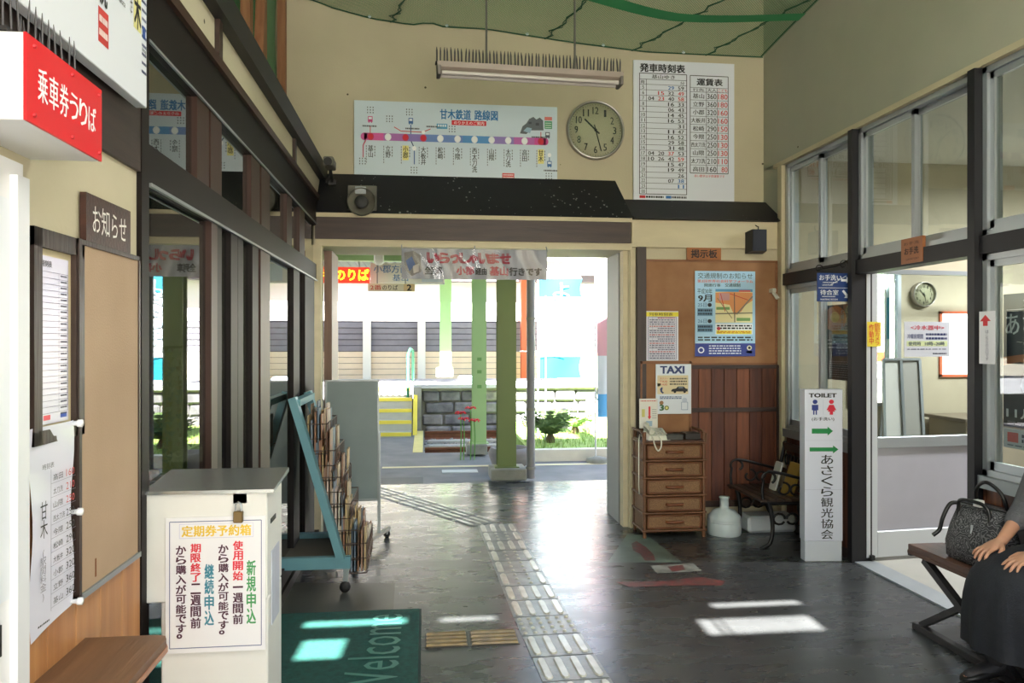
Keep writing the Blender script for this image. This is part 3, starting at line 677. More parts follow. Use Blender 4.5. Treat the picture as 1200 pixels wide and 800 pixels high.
# white building with vermilion band behind the grass
hb = struct('white_hall')
MB().box((2.4, 19.0, 1.15), (12, 19.4, 5)).box((2.4, 19.1, 0), (12, 19.2, .2)).build('wall', mat('hall_white', (206, 204, 200), .7), hb)
MB().box((2.3, 18.9, 1.0), (12, 19.0, 1.25)).build('vermilion_band', mat('vermilion_paint', (196, 72, 36), .6), hb)
MB().box((2.4, 19.4, 0), (12, 19.5, 1.15)).build('dark_opening', mat('dark_opening', (44, 38, 40), .8), hb)
for x in (3.35, 4.35, 5.3): MB().box((x, 19.0, .1), (x+.1, 19.1, 1.15)).build('post', WHITEP, hb)
va = MB().box((2.2, 17.5, .1), (2.5, 17.7, 6)).box((2.5, 17.5, 3.6), (5, 17.7, 4.2)).build('vermilion_gate', mat('vermilion_gate_paint', (200, 92, 56), .6)); tag(va, 'pale vermilion gate frame behind the tall banners', 'gate')
# nobori banners
def cloth_banner(name, label, px0, px1, Y, z0, z1, cols, pole_left=True, wave=.03, text=None):
    a = onY(px0, 400, Y); b = onY(px1, 400, Y); w_ = b.x-a.x; h_ = z1-z0
    t = thing(name, label, 'banner', (a.x, Y, -.03))
    MB().tube([(-.02, .01, 0), (-.02, .01, z1+.12)], .012, 8).bar((-.02, .01, z1+.05), (w_, .01, z1+.05), .012).build('pole', mat('white_pole', (214, 214, 214), .5), t)
    MB().lathe([(.14, 0), (.14, .05), (.03, .08)], (0, 0, 0), 16).build('foot', CONC, t)
    mb = MB(); ms = []
    for (v0, v1, c, tr) in cols:
        m_ = mat('cloth_%d_%d_%d' % c, c, .8)
        b_ = m_.node_tree.nodes['Principled BSDF']; b_.inputs['Transmission Weight'].default_value = 0
        ms.append(m_); mb.mi = len(ms)-1
        mb.grid(lambda u, v, v0=v0, v1=v1: (u*w_*(1-.05*math.sin(v*3)), wave*math.sin(u*5+ (v0+(v1-v0)*v)*4), z1-(v0+(v1-v0)*v)*h_+.03), 8, 8)
    mb.build('cloth', ms, t)
    if text:
        P_ = Print(10, 10*h_/w_, w_, h_); P_.text(text, 3, 3, 7, 10*h_/w_*.7, (160, 186, 196), .01, True)
        o = P_.add(t); o.location = (0, -wave-.01, z0+.03)
    return t
CY = (24, 128, 156); WH = (196, 204, 210)
cloth_banner('tall_banner', 'white banner with turquoise top and foot beside the grey pipe', 632, 682, 11.0, .98, 2.55, [(0, .08, WH, 1), (.08, .25, CY, 1), (.25, .8, WH, 1), (.8, 1, (16, 124, 146), 1)], text='ようこそ')
cloth_banner('tall_banner', 'white banner with pink and pale blue fading, near the right jamb', 700, 722, 9.6, .55, 2.5, [(0, .1, WH, 1), (.1, .3, (120, 146, 186), 1), (.3, .6, (196, 150, 160), 1), (.6, .85, WH, 1), (.85, 1, (90, 160, 210), 1)])
MB().box((2.3, 30, 0), (40, 31, 4)).build('distant_house', mat('pale_house', (222, 220, 216), .8), struct('distant_houses'))
# bicycle-like clutter: thin wire fence between column and pipe
t = thing('wire_fence', 'thin grey mesh fence between the green columns and the pipe', 'fence', (1.1, 10.9, -.03))
for x in (0, .12, .62): MB().tube([(x, 0, 0), (x, 0, 2.2)], .014, 6).build('post', ALUD, t)
for z in (.5, .95, 1.4): MB().tube([(-.1, 0, z), (.9, 0, z)], .006, 5).build('wire', ALUD, t)
# ================================================================ SIGNS ON THE WALLS
BK = (34, 34, 38); RD = (206, 38, 46); BL = (44, 110, 178); SIGNW = mat('sign_white', (226, 230, 238), .45)
def onwall(px0, py0, px1, py1, Y, out=.015):
    a = onY(px0, py1, Y-out); b = onY(px1, py0, Y-out); return a, b.x-a.x, b.z-a.z
# ---- route map board
a, w_, h_ = onwall(415, 125.5, 653, 206, YU-.0, .03)
rb = board('route_board', 'wide pale blue-white board with the pink and blue railway route line', 'sign', a, w_, h_, 0, mat('route_board_white', (208, 222, 232), .4), .02)
P_ = Print(1062, 348, w_, h_)      # units: the board seen at 4.45x
P_.text('甘木鉄道', 442, 28, 602, 74, (40, 116, 176), .03).text('路線図', 622, 28, 744, 74, (40, 116, 176), .03)
P_.rect(502, 78, 684, 100, (214, 36, 52)); P_.text('のりかえのご案内', 514, 81, 672, 97, (240, 240, 240), .01)
seg = [(50, 150, (214, 92, 160)), (150, 260, (176, 110, 180)), (260, 370, (140, 120, 190)), (370, 560, (110, 140, 200)), (560, 720, (84, 146, 204)), (720, 830, (150, 130, 196)), (830, 940, (190, 104, 176)), (940, 1000, (214, 76, 152))]
for u0, u1, c in seg: P_.rect(u0, 148, u1, 182, c)
P_.disc(50, 165, 17, (214, 92, 160), 0).disc(998, 165, 17, (214, 76, 152), 0)
names = ['基山', '立野', '小郡', '大板井', '松崎', '今隈', '西太刀洗', '山隈', '太刀洗', '高田', '甘木']
xs_ = [84, 173, 263, 355, 443, 533, 622, 712, 800, 887, 974]
for i, (n_, x) in enumerate(zip(names, xs_)):
    rd_ = i in (0, 2, 3, 10)
    P_.disc(x, 165, 17, (238, 240, 244) if not rd_ else (196, 50, 90)).disc(x, 165, 13, (214, 30, 50) if rd_ else (246, 248, 250), 2)
    hh = len(n_)*29
    if i in (2, 10): P_.rect(x-16, 202, x+16, 206+hh+6, (232, 222, 140), 1)
    P_.text(n_, x-13, 205, x+13, 203+hh, BK, .02, True)
    for q in range(7): P_.rect(x-24, 206+q*12, x-20, 214+q*12, (120, 124, 130), 1)
    for q in range(4): P_.rect(x+19, 208+q*13, x+23, 216+q*13, (90, 92, 98), 1)
P_.rect(768, 318, 832, 346, (214, 84, 84), 1); P_.rows(773, 321, 827, 343, 2, (245, 230, 230), 5, 4, 2)
def bus(u, v, c, s=1.):
    P_.rect(u-12*s, v-14*s, u+12*s, v+12*s, c, 1).rect(u-8*s, v-10*s, u+8*s, v, (226, 234, 242), 2).rect(u-9*s, v+12*s, u-4*s, v+16*s, c, 1).rect(u+4*s, v+12*s, u+9*s, v+16*s, c, 1)
bus(82, 86, (204, 84, 140)); bus(290, 88, (62, 110, 168)); bus(1020, 270, (62, 110, 168)); bus(1010, 134, (80, 84, 100))
P_.rect(424, 96, 480, 120, (88, 160, 200), 1)
for q in range(4): P_.rect(430+q*12, 100, 438+q*12, 110, (222, 236, 244), 2)
P_.line(82, 118, 82, 148, 4, (200, 60, 70)).line(204, 118, 240, 136, 4, (200, 60, 70)).line(240, 136, 346, 138, 4, (200, 60, 70)).line(362, 134, 392, 122, 4, (200, 60, 70)).line(974, 148, 974, 120, 4, (200, 60, 70)).disc(355, 138, 9, (248, 248, 250), 3)
P_.line(290, 105, 290, 148, 5, (60, 96, 150)).line(292, 182, 308, 212, 5, (40, 60, 110)).line(308, 222, 308, 288, 5, (60, 96, 150)).disc(308, 214, 11, (246, 248, 250), 3).line(60, 182, 46, 205, 5, (200, 80, 110)).line(46, 205, 46, 262, 5, (200, 80, 110)).line(1020, 238, 1020, 256, 4, (60, 96, 150)).disc(1020, 228, 10, (246, 248, 250), 2)
for (u, v) in ((66, 28), (164, 66), (266, 32), (488, 104), (26, 264), (290, 300), (1000, 312)):
    for a_ in range(3):
        for b_ in range(3): P_.rect(u+a_*14, v+b_*12, u+a_*14+5, v+b_*12+6, (84, 88, 96), 1)
for (u, v) in ((42, 112), (262, 118), (370, 106), (924, 140), (990, 296)): P_.rows(u, v, u+72, v+10, 1, (70, 72, 80), 7, 3)
P_.poly([(862, 130), (876, 96), (896, 82), (912, 60), (934, 50), (950, 62), (968, 52), (986, 66), (988, 112), (920, 114), (896, 132)], (92, 98, 104), 1)
P_.poly([(880, 118), (900, 100), (926, 104), (916, 128)], (150, 180, 200), 2); P_.rect(908, 74, 924, 84, (60, 64, 70), 2); P_.rect(946, 78, 964, 90, (60, 64, 70), 2)
P_.rect(994, 48, 1034, 64, (220, 120, 110)).rect(994, 68, 1034, 104, (70, 150, 104))
for v in (76, 86, 96): P_.rect(998, v, 1030, v+3, (226, 236, 226), 1)
P_.add(rb)

# ---- timetable and fares
a, w_, h_ = onwall(742.5, 75, 860.5, 235, YU, .03)
tb = board('timetable_board', 'white departure timetable and fare board right of the clock', 'sign', a, w_, h_, 0, SIGNW, .02)
P_ = Print(448, 610, w_, h_)
P_.text('発車時刻表', 28, 14, 226, 50, BK, .035)
P_.frame(26, 56, 234, 580, 3, BK); P_.line(26, 82, 234, 82, 2, BK); P_.line(56, 82, 56, 580, 2, BK)
P_.text('基山ゆき', 80, 61, 182, 78, BK, .02); P_.text('時', 32, 86, 48, 102, BK); P_.text('分', 206, 86, 224, 102, BK)
rowsT = [('5', '', '', '29b', '59'), ('6', '', '15r', '32', '49r'), ('7', '04', '23r', '40', '58r'), ('8', '', '', '16', '33'), ('9', '', '', '06', '43'), ('10', '', '', '14', '45'), ('11', '', '', '16', '53'), ('12', '', '', '', '31'), ('13', '', '', '11', '47'), ('14', '', '', '16', '52'), ('15', '', '', '29', '58'), ('16', '', '', '31', '48'), ('17', '04', '20', '37r', '53'), ('18', '10', '26', '42', '59r'), ('19', '', '', '15', '47'), ('20', '', '', '19', '49'), ('21', '', '', '', '26'), ('22', '', '', '07', '38b'), ('23', '', '', '', '11b'), ('00', '', '', '', '')]
for i, r in enumerate(rowsT):
    v0 = 104+i*(580-104)/20; v1 = v0+(580-104)/20; P_.line(26, v0, 234, v0, 1.6, BK)
    P_.text(r[0], 34 if len(r[0]) > 1 else 38, v0+5, 50 if len(r[0]) > 1 else 46, v1-4, BK, .01)
    for k, c in enumerate(r[1:]):
        if c:
            col = BL if c.endswith('b') else RD if c.endswith('r') else BK
            P_.text(c[:2], 64+k*44, v0+4.5, 90+k*44, v1-3, col, .02)
P_.rect(26, 586, 52, 598, RD); P_.rows(54, 586, 132, 598, 1, BK, 9, 6); P_.rect(142, 586, 166, 598, BL); P_.rows(168, 586, 234, 598, 1, BK, 9, 7)
P_.frame(250, 58, 420, 484, 3, BK); P_.text('運賃表', 280, 70, 394, 100, BK, .035)
fares = [('行先', '大人', 'こども'), ('基山', '360', '180'), ('立野', '360', '180'), ('小郡', '320', '160'), ('大板井', '320', '160'), ('松崎', '290', '150'), ('今隈', '250', '130'), ('西太刀洗', '250', '130'), ('山隈', '250', '130'), ('太刀洗', '210', '110'), ('高田', '160', '80')]
v = 110; P_.line(322, 110, 322, 484, 2, BK); P_.line(371, 110, 371, 484, 2, BK)
for i, (n_, f1, f2) in enumerate(fares):
    hh = 19 if i == 0 else 35.5; P_.line(250, v, 420, v, 1.6, BK); pd = 3 if i == 0 else 7
    P_.text(n_, 254 if len(n_) > 2 else 262, v+pd, 318 if len(n_) > 2 else 312, v+hh-pd, BK, .02)
    P_.text(f1, 326, v+pd-1, 367, v+hh-pd+1, BK, .012); P_.text(f2, 375 if len(f2) > 2 else 390, v+pd-1, 417, v+hh-pd+1, RD, .012); v += hh
P_.text('赤い数字は子供運賃です', 268, 490, 404, 502, RD, .01)
P_.add(tb)

# ---- clock
def clock(name, label, c, r, cat='clock', detail=True, hh=10.45, mm=27.5):
    t = thing(name, label, cat, c)
    MB().lathe([(r*.99, 0), (r, -.012), (r*.985, -.045), (r*.95, -.055), (r*.915, -.045), (r*.91, -.03)], seg=48, axis='y', cap=False).build('rim', mat('brushed_steel_rim', (178, 174, 168), .3, .85), t)
    MB().lathe([(r*.93, 0), (r*.92, -.028), (0, -.028)], seg=48, axis='y').build('dial', mat('cream_dial', (244, 224, 190), .5), t)
    P_ = Print(200, 200, 2*r, 2*r); 
    for k in range(1, 13):
        a_ = R(30*k); u, v = 100+66*math.sin(a_), 100-66*math.cos(a_); ww = 18 if k > 9 else 4 if k == 1 else 9
        P_.text(str(k), u-ww/2-1, v-12, u+ww/2+1, v+12, (52, 46, 44), .02)
    for k in range(60):
        a_ = R(6*k); L_ = 4 if k % 5 == 0 else 1.8; P_.line(100+84*math.sin(a_), 100-84*math.cos(a_), 100+(84+L_)*math.sin(a_), 100-(84+L_)*math.cos(a_), 2, (80, 70, 64))
    o = P_.add(t, 'numerals'); o.location = (-r, -.0285, -r)
    for (ang, L_, w0, nm) in ((R(30*hh), .52, .05, 'hour_hand'), (R(6*mm), .74, .035, 'minute_hand')):
        d = Vector((math.sin(ang), 0, math.cos(ang))); y_ = -.034 if nm[0] == 'h' else -.037
        MB().bar(d*-r*.18+Vector((0, y_, 0)), d*r*L_+Vector((0, y_, 0)), w0*r, .002, (0, 1, 0)).build(nm, BLACK, t)
    MB().lathe([(r*.045, -.03), (r*.045, -.041)], seg=12, axis='y').build('hub', BLACK, t)
    MB().lathe([(r*.93, -.05), (0, -.0515)], seg=32, axis='y').build('glass_cover', GLASS, t)
    return t
c = onY(697, 153.5, YU-.005); clock('wall_clock', 'round wall clock with steel rim between route board and timetable', c, 34.5*(YU/ray(697, 150)[1])/FPX)

# ---- small things on the dark fascia: speaker horn, cctv
p = onY(425, 252, YD-.01)
t = thing('horn_speaker', 'small round grey horn speaker on a square plate on the black fascia', 'speaker', (p.x, YD-.05, p.z-.01))
MB().box((-.11, .0, .0), (.11, .02, .235), .004).build('mounting_plate', mat('aged_grey_plate', (92, 90, 82), .6, vary=.15, scale=9), t)
MB().lathe([(.105, -.09), (.11, -.07), (.10, -.03), (.05, -.02), (.05, 0)], (.0, 0, .095), 24, 'y', False).build('bell', mat('aged_grey_enamel', (120, 118, 106), .5), t)
MB().lathe([(.0, -.082), (.045, -.085), (.05, -.075), (.05, -.05)], (0, 0, .095), 20, 'y').build('horn_centre', mat('dark_grey_centre', (46, 46, 46), .6), t)
MB().box((-.05, -.05, .16), (.03, -.01, .215)).build('bracket', ALUD, t)
p = onY(388, 196, YD)
t = thing('security_camera', 'small box security camera on a bracket left of the route board', 'camera', (p.x, YD-.1, p.z-.03))
MB().box((-.035, -.10, .0), (.04, .09, .07), .008).build('housing', mat('camera_grey', (116, 112, 104), .5), t)
MB().lathe([(.03, -.11), (.032, -.10)], (0, 0, .03), 16, 'y').build('lens', BLACK, t)
MB().tube([(0, .05, 0), (-.005, .08, -.045), (-.04, .1, -.085)], .011, 6).build('cable', BLACK, t)
MB().bar((0, .06, .0), (0, .19, -.07), .02).box((-.03, .17, -.09), (.03, .2, -.05)).build('bracket', BLACK, t)

# ---- welcome banner in the doorway
a, w_, h_ = onwall(470.5, 293, 641, 326.5, YD-.08, 0)
t = thing('welcome_banner', 'long wrinkled plastic-covered banner reading いらっしゃいませ over the doorway', 'banner', tuple(a))
MB().grid(lambda u, v: (u*w_, .006*math.sin(u*31)*math.cos(v*7+u*9)+.004*math.sin(u*77+v*5), v*h_), 60, 6).build('banner_sheet', mat('banner_cloth', (150, 152, 160), .35, vary=.05), t)
P_ = Print(171, 34, w_, h_)
for i, (ch, u) in enumerate(zip('いらっしゃいませ', (30, 43, 57, 68, 79, 90, 101, 115))):
    sm = ch in 'っゃ'; P_.text(ch, u, 7 if sm else 5, u+(9 if sm else 12), 16, (150, 20, 50), .07)
P_.text('全列車', 27, 20, 47, 29, BK, .05).text('小郡', 64, 20, 84, 29, (160, 40, 66), .05).text('経由', 86, 21, 99, 29, BK, .04).text('基山', 103, 19.5, 124, 29.5, (160, 40, 66), .05).text('行きです', 126, 20.5, 164, 29.5, BK, .05)
P_.poly([(3, 5), (14, 3), (22, 8), (23, 26), (12, 31), (4, 24)], (126, 122, 118)).poly([(5, 14), (12, 9), (16, 18), (9, 26)], (66, 92, 140), 1).poly([(13, 20), (20, 17), (20, 26), (14, 28)], (196, 190, 180), 1)
o = P_.add(t); o.location = (0, -.012, 0)
MB().grid(lambda u, v: (u*w_, -.018+.005*math.sin(u*23+v*3), v*h_), 50, 4).build('plastic_cover', glass_mat('clear_plastic', (246, 246, 248), .6), t)
for u in (0, .5, 1): MB().bar((u*w_, 0, h_-.01), (u*w_, .05, h_+.03), .008).build('hook', ALUD, t)

# ---- notice-board plaque, cork board and what is pinned on it
def plaque(name, label, a, w_, h_, rz, txt, m, c, vert=False, bold=.03, pad=.16):
    o = board(name, label, 'sign', a, w_, h_, rz, m, .015); P_ = Print(100, 100*h_/w_, w_, h_); H_ = 100*h_/w_
    P_.text(txt, 12, H_*pad, 88, H_*(1-pad), c, bold, vert); P_.add(o); return o
a, w_, h_ = onwall(805, 290.5, 845, 304, YD-.03, .005)
plaque('notice_plaque', 'small varnished wooden plaque reading 掲示板 above the cork board', a, w_, h_, 0, '掲示板', mat('varnished_plaque', (150, 92, 48), .4, vary=.1, scale=8), (36, 22, 14))
a, w_, h_ = onwall(752, 305.5, 911, 428, YD, .012)
CORK = mat('orange_brown_cork', (156, 114, 80), .85, rgb2=(142, 101, 69), scale=7, bump=.1, bscale=150)
t = thing('cork_board', 'large orange-brown cork board on the far wall above the planks', 'notice board', tuple(a))
MB().box((0, 0, 0), (w_, .012, h_)).build('cork_panel', CORK, t)
FR = wood('cork_frame_wood', (140, 92, 58), (118, 76, 46), .5, 'x')
for a_, b_ in (((0, -.006, h_-.018), (w_, .0, h_)), ((0, -.006, 0), (w_, 0, .018)), ((0, -.006, 0), (.018, 0, h_)), ((w_-.018, -.006, 0), (w_, 0, h_))): MB().box(a_, b_).build('frame_strip', FR, t)
# traffic notice poster
a, w_, h_ = onwall(814.5, 318, 885, 417.5, YD-.012, .008)
po = board('traffic_poster', 'pale blue traffic restriction poster with a map, pinned on the cork board', 'poster', a, w_, h_, 0, mat('poster_pale_blue', (170, 208, 232), .4), .003)
P_ = Print(262, 380, w_, h_)
P_.text('交通規制のお知らせ', 12, 8, 250, 34, (60, 60, 64), .0).text('第3回世界社会科学フォーラム', 10, 38, 252, 52, (226, 96, 60), .02)
P_.text('関連行事', 40, 56, 110, 70, BK, .02).text('交通規制', 130, 54, 196, 70, BK, .02)
P_.text('平成30年', 10, 78, 74, 102, BK, .0).text('9月', 14, 106, 72, 136, BK, .03).text('25日', 12, 142, 50, 160, (60, 96, 140), .0).text('26日', 12, 214, 50, 232, (60, 96, 140), .0)
P_.disc(63, 151, 9, (30, 30, 36)).disc(63, 223, 9, (30, 30, 36))
P_.rect(10, 166, 76, 200, (110, 150, 180)).rows(13, 168, 74, 198, 2, (30, 44, 60), 9, 2).rect(10, 238, 76, 272, (110, 150, 180)).rows(13, 240, 74, 270, 2, (30, 44, 60), 9, 5)
P_.rect(88, 80, 250, 230, (232, 222, 170))
P_.poly([(88, 96), (150, 92), (250, 96), (250, 130), (220, 150), (200, 180), (170, 196), (150, 150), (88, 140)], (222, 150, 96), 1)
P_.rect(104, 98, 150, 130, (200, 150, 150), 2).rect(88, 80, 250, 92, (86, 150, 190), 1).rect(190, 84, 240, 92, (206, 96, 90), 2).rect(92, 160, 150, 172, (120, 160, 96), 2).rect(180, 208, 240, 222, (120, 160, 96), 2)
P_.line(88, 190, 250, 186, 5, (110, 104, 90), 3).line(170, 96, 172, 228, 4, (96, 92, 84), 3).line(250, 112, 180, 192, 6, (130, 124, 110), 3).line(96, 120, 160, 210, 3, (140, 120, 96), 3).line(110, 100, 130, 180, 3, (200, 60, 50), 3).line(150, 100, 230, 128, 3, (200, 60, 50), 3)
P_.rect(88, 234, 250, 282, (238, 240, 240)).rows(94, 238, 246, 260, 2, BK, 7, 9).disc(102, 256, 8, (220, 60, 80)).rect(92, 264, 246, 280, (236, 220, 60), 1).rows(96, 266, 240, 278, 2, (180, 60, 40), 3, 3, 2)
P_.rows(12, 290, 250, 312, 2, BK, 6, 12).rect(0, 322, 262, 380, (54, 66, 140)).rows(60, 328, 200, 372, 4, (220, 226, 240), 5, 8).disc(26, 352, 14, (232, 236, 244)).disc(26, 352, 9, (54, 66, 140), 2).rect(4, 318, 200, 322, (200, 220, 240), 1)
P_.disc(236, 342, 11, (220, 216, 190)).disc(236, 342, 6, BK, 2).rect(224, 356, 248, 366, (222, 214, 190))
P_.add(po)
# pinned timetable sheet
a, w_, h_ = onwall(755.5, 364.5, 795, 422.5, YD-.012, .01)
po = board('pinned_timetable', 'white timetable sheet with a yellow heading pinned low on the cork board', 'paper', a, w_, h_, 0, mat('paper_white', (226, 226, 236), .6), .002)
P_ = Print(156, 220, w_, h_); P_.rect(0, 4, 156, 24, (230, 216, 60)); P_.text('列車時刻表', 20, 7, 130, 21, BK, .01).frame(16, 26, 146, 214, 2, (110, 110, 150))
for k in range(20): P_.line(16, 26+k*9.4, 146, 26+k*9.4, 1, (130, 130, 170)); P_.rows(22 if k % 5 else 60, 27+k*9.4, 140, 33+k*9.4, 1, (90, 90, 120) if k % 4 else (190, 70, 70), 4, k)
for u in (36, 80, 112): P_.line(u, 26, u, 214, 1, (130, 130, 170))
P_.add(po)
# taxi panel
a, w_, h_ = onwall(751, 423, 811, 507, YD-.05, .01)
t = thing('taxi_panel', 'brown pinboard panel standing on the rattan drawers', 'notice board', tuple(a))
MB().box((0, .02, 0), (w_, .035, h_)).build('pinboard_panel', CORK, t)
for a_, b_ in (((0, .01, h_-.02), (w_, .02, h_)), ((w_-.015, .01, 0), (w_, .02, h_)), ((0, .01, 0), (.015, .02, h_))): MB().box(a_, b_).build('frame_strip', FR, t)
a, w_, h_ = onwall(768.5, 426.5, 810, 485, YD-.06, .0)
po = board('taxi_notice', 'white sheet headed TAXI with a drawing of a dark car', 'poster', a, w_, h_, 0, mat('paper_white2', (222, 228, 236), .5), .003)
P_ = Print(138, 196, w_, h_); P_.text('TAXI', 18, 8, 110, 36, (44, 60, 110), .045)
P_.rect(6, 44, 126, 118, (222, 206, 168)).disc(12, 81, 6, (222, 206, 168), 0)
P_.text('タクシー', 16, 52, 48, 60, (200, 90, 60), .0).text('TAXI', 16, 64, 44, 72, (200, 60, 60), .01).text('TAXI', 16, 76, 44, 84, (200, 60, 60), .0); P_.rows(54, 52, 122, 84, 3, (90, 84, 74), 6, 7)
P_.poly([(60, 104), (64, 98), (78, 96), (86, 88), (108, 88), (116, 96), (124, 98), (124, 108), (60, 108)], (28, 30, 34), 2).disc(74, 109, 5, (16, 16, 18), 3).disc(112, 109, 5, (16, 16, 18), 3).rect(88, 90, 106, 95, (120, 130, 140), 3)
P_.poly([(20, 92), (26, 90), (26, 98), (24, 102), (26, 108), (32, 112), (26, 116), (18, 108), (16, 98)], (44, 60, 110), 2)
P_.rows(16, 126, 100, 138, 2, (90, 110, 150), 4, 3); P_.disc(22, 152, 8, (150, 110, 70)); P_.text('3', 16, 160, 30, 182, (60, 100, 60), .05); P_.disc(42, 172, 9, (120, 130, 60)).disc(42, 172, 5, (230, 220, 140), 2)
P_.frame(100, 150, 124, 180, 2, (130, 150, 180)); P_.disc(112, 142, 10, (190, 200, 216))
P_.add(po)

# ---- loudspeaker on the cream fascia
p = onY(889, 296, YD-.12)
t = thing('loudspeaker', 'black box loudspeaker hanging at the right end of the cream fascia', 'speaker', (p.x, YD-.14, p.z))
sp = MB(); sp.prism([(-.075, .11, 0), (.075, .11, 0), (.06, 0, .012), (-.06, 0, .012)], (0, 0, .175)); sp.build('cabinet', mat('speaker_black', (18, 20, 30), .5), t)
MB().box((-.055, -.004, .02), (.055, 0, .18), .003).build('grille', mat('speaker_grille', (28, 30, 42), .7), t)
MB().tube([(.02, .08, .175), (.03, .09, .22), (.0, .13, .25)], .005, 5).build('cable', BLACK, t)

# ---- small beige socket outlet on the corner post
p = onY(906, 340, YD-.05)
t = thing('wall_lamp_clip', 'tiny white clip lamp fixed at the right corner near the cork board', 'lamp', (p.x, YD-.06, p.z-.02))
MB().box((-.02, -.02, 0), (.015, .05, .035), .006).bar((0, 0, 0), (.02, -.03, -.05), .022).build('clip', mat('clip_cream', (206, 204, 190), .5), t)

# ---- LEFT WALL boards
def onleft(px0, py0, px1, py1, out=.015, z=None):
    """rect on the left wall: left edge px0, right edge px1; heights read at px0"""
    a = onX(px0, py1, XL+out); b = onX(px0, py0, XL+out); c_ = onX(px1, 400, XL+out); return Vector((XL+out, a.y, a.z)), c_.y-a.y, b.z-a.z
# tan pin board in a dark thin frame
a, w_, h_ = onleft(90, 279, 163, 706, .03)
TAN = mat('tan_fibreboard', (184, 158, 132), .85, rgb2=(170, 144, 118), scale=2.5, bump=.12, bscale=180, detail=7)
t = thing('tan_notice_board', 'large empty tan fibreboard in a thin dark frame on the left wall', 'notice board', tuple(a), RZL)
MB().box((.012, 0, .012), (w_-.008, .02, h_-.01)).build('board_panel', TAN, t)
for a_, b_ in (((0, -.006, 0), (.014, .028, h_)), ((w_-.01, -.004, 0), (w_, .028, h_)), ((0, -.004, h_-.012), (w_, .028, h_))): MB().box(a_, b_).build('frame_strip', DARKWZ, t)
MB().box((0, -.006, 0), (w_, .028, .014)).build('frame_strip', ALUD, t)
MB().box((.1, -.001, .03), (.106, .001, .075)).build('tear', mat('tear_brown', (120, 72, 40), .9), t)
# plaque お知らせ
a, w_, h_ = onleft(101, 228, 153, 279, .02)
plaque('notice_plaque', 'dark brown plaque with white letters お知らせ above the tan board', Vector((a.x, a.y, a.z-.005)), w_, .118, RZL, 'お知らせ', wood('dark_plaque_wood', (70, 38, 30), (48, 26, 22), .45, 'y'), (236, 232, 226), False, .0, .2)
# framed timetable (dark frame)
a, w_, h_ = onleft(33, 264, 93, 524, .02)
t = thing('framed_timetable', 'dark wooden frame holding a glossy timetable sheet left of the tan board', 'notice board', tuple(a), RZL)
for a_, b_ in (((0, -.012, 0), (.035, .016, h_)), ((w_-.045, -.012, 0), (w_, .016, h_)), ((0, -.012, h_-.04), (w_, .016, h_)), ((0, -.012, 0), (w_, .016, .03))): MB().box(a_, b_).build('frame_strip', DARKWZ, t)
MB().box((.03, .0, .02), (w_-.04, .01, h_-.03)).build('mount', mat('mount_cream', (206, 192, 156), .7), t)
sh = MB().box((.04, -.002, .04), (w_-.062, .0, h_-.055)).build('timetable_sheet', mat('sheet_lilac', (206, 202, 224), .25), t)
P_ = Print(100, 300, w_-.10, h_-.095); P_.text('時刻表', 6, 8, 40, 20, BK, .02)
for k in range(24): P_.line(4, 28+k*11, 96, 28+k*11, .8, (120, 116, 140)); P_.rows(70, 30+k*11, 92, 34+k*11, 1, (70, 70, 90), 3, k)
P_.line(4, 28, 4, 281, .8, (120, 116, 140)).line(96, 28, 96, 281, .8, (120, 116, 140)).line(64, 28, 64, 281, .8, (120, 116, 140)).rect(14, 284, 36, 293, (226, 90, 100)).rect(70, 284, 92, 293, (70, 100, 190))
o = P_.add(t); o.location = (.04, -.002, .04)
# hanging fare sheet
a, w_, h_ = onleft(36, 503, 85, 752, .03)
t = thing('fare_sheet', 'large white laminated fare sheet pinned below the framed timetable', 'paper', (a.x, a.y, a.z+.0), RZL)
MB().grid(lambda u, v: (u*w_, .004*math.sin(v*9+u*3), v*h_+.02*(u-.3)*(1-v)), 4, 12).build('sheet', mat('sheet_white', (222, 222, 236), .25), t)
P_ = Print(120, 560, w_, h_)
P_.text('時刻表', 20, 100, 52, 116, BK, .0).text('甘木', 14, 200, 34, 300, BK, .0, True).text('(駅間料金)', 14, 330, 30, 470, (120, 120, 130), .0, True)
for k, n_ in enumerate(('高田', '太刀洗', '山隈', '西太刀洗', '今隈', '松崎', '大板井', '小郡', '立野', '基山')):
    v = 130+k*38; P_.line(44, v+30, 118, v+30, 1, (120, 120, 140)); P_.text(n_, 50, v+6, 78 if len(n_) < 4 else 84, v+24, BK, .0); P_.text(('160', '210', '250', '250', '250', '290', '320', '320', '360', '360')[k], 88, v+4, 114, v+25, BK if k > 2 else (190, 70, 70), .0)
P_.line(44, 120, 44, 510, 1, (120, 120, 140)).rows(8, 520, 40, 540, 1, BK, 5, 2)
o = P_.add(t); o.location = (0, -.007, 0)
for z in (.985, .52, .05): MB().lathe([(.004, .01), (.006, -.012), (.009, -.014), (.009, -.024), (0, -.026)], (w_-.005, 0, h_*z), 8, 'y').build('push_pin', mat('clear_pin', (226, 228, 230), .2), t)

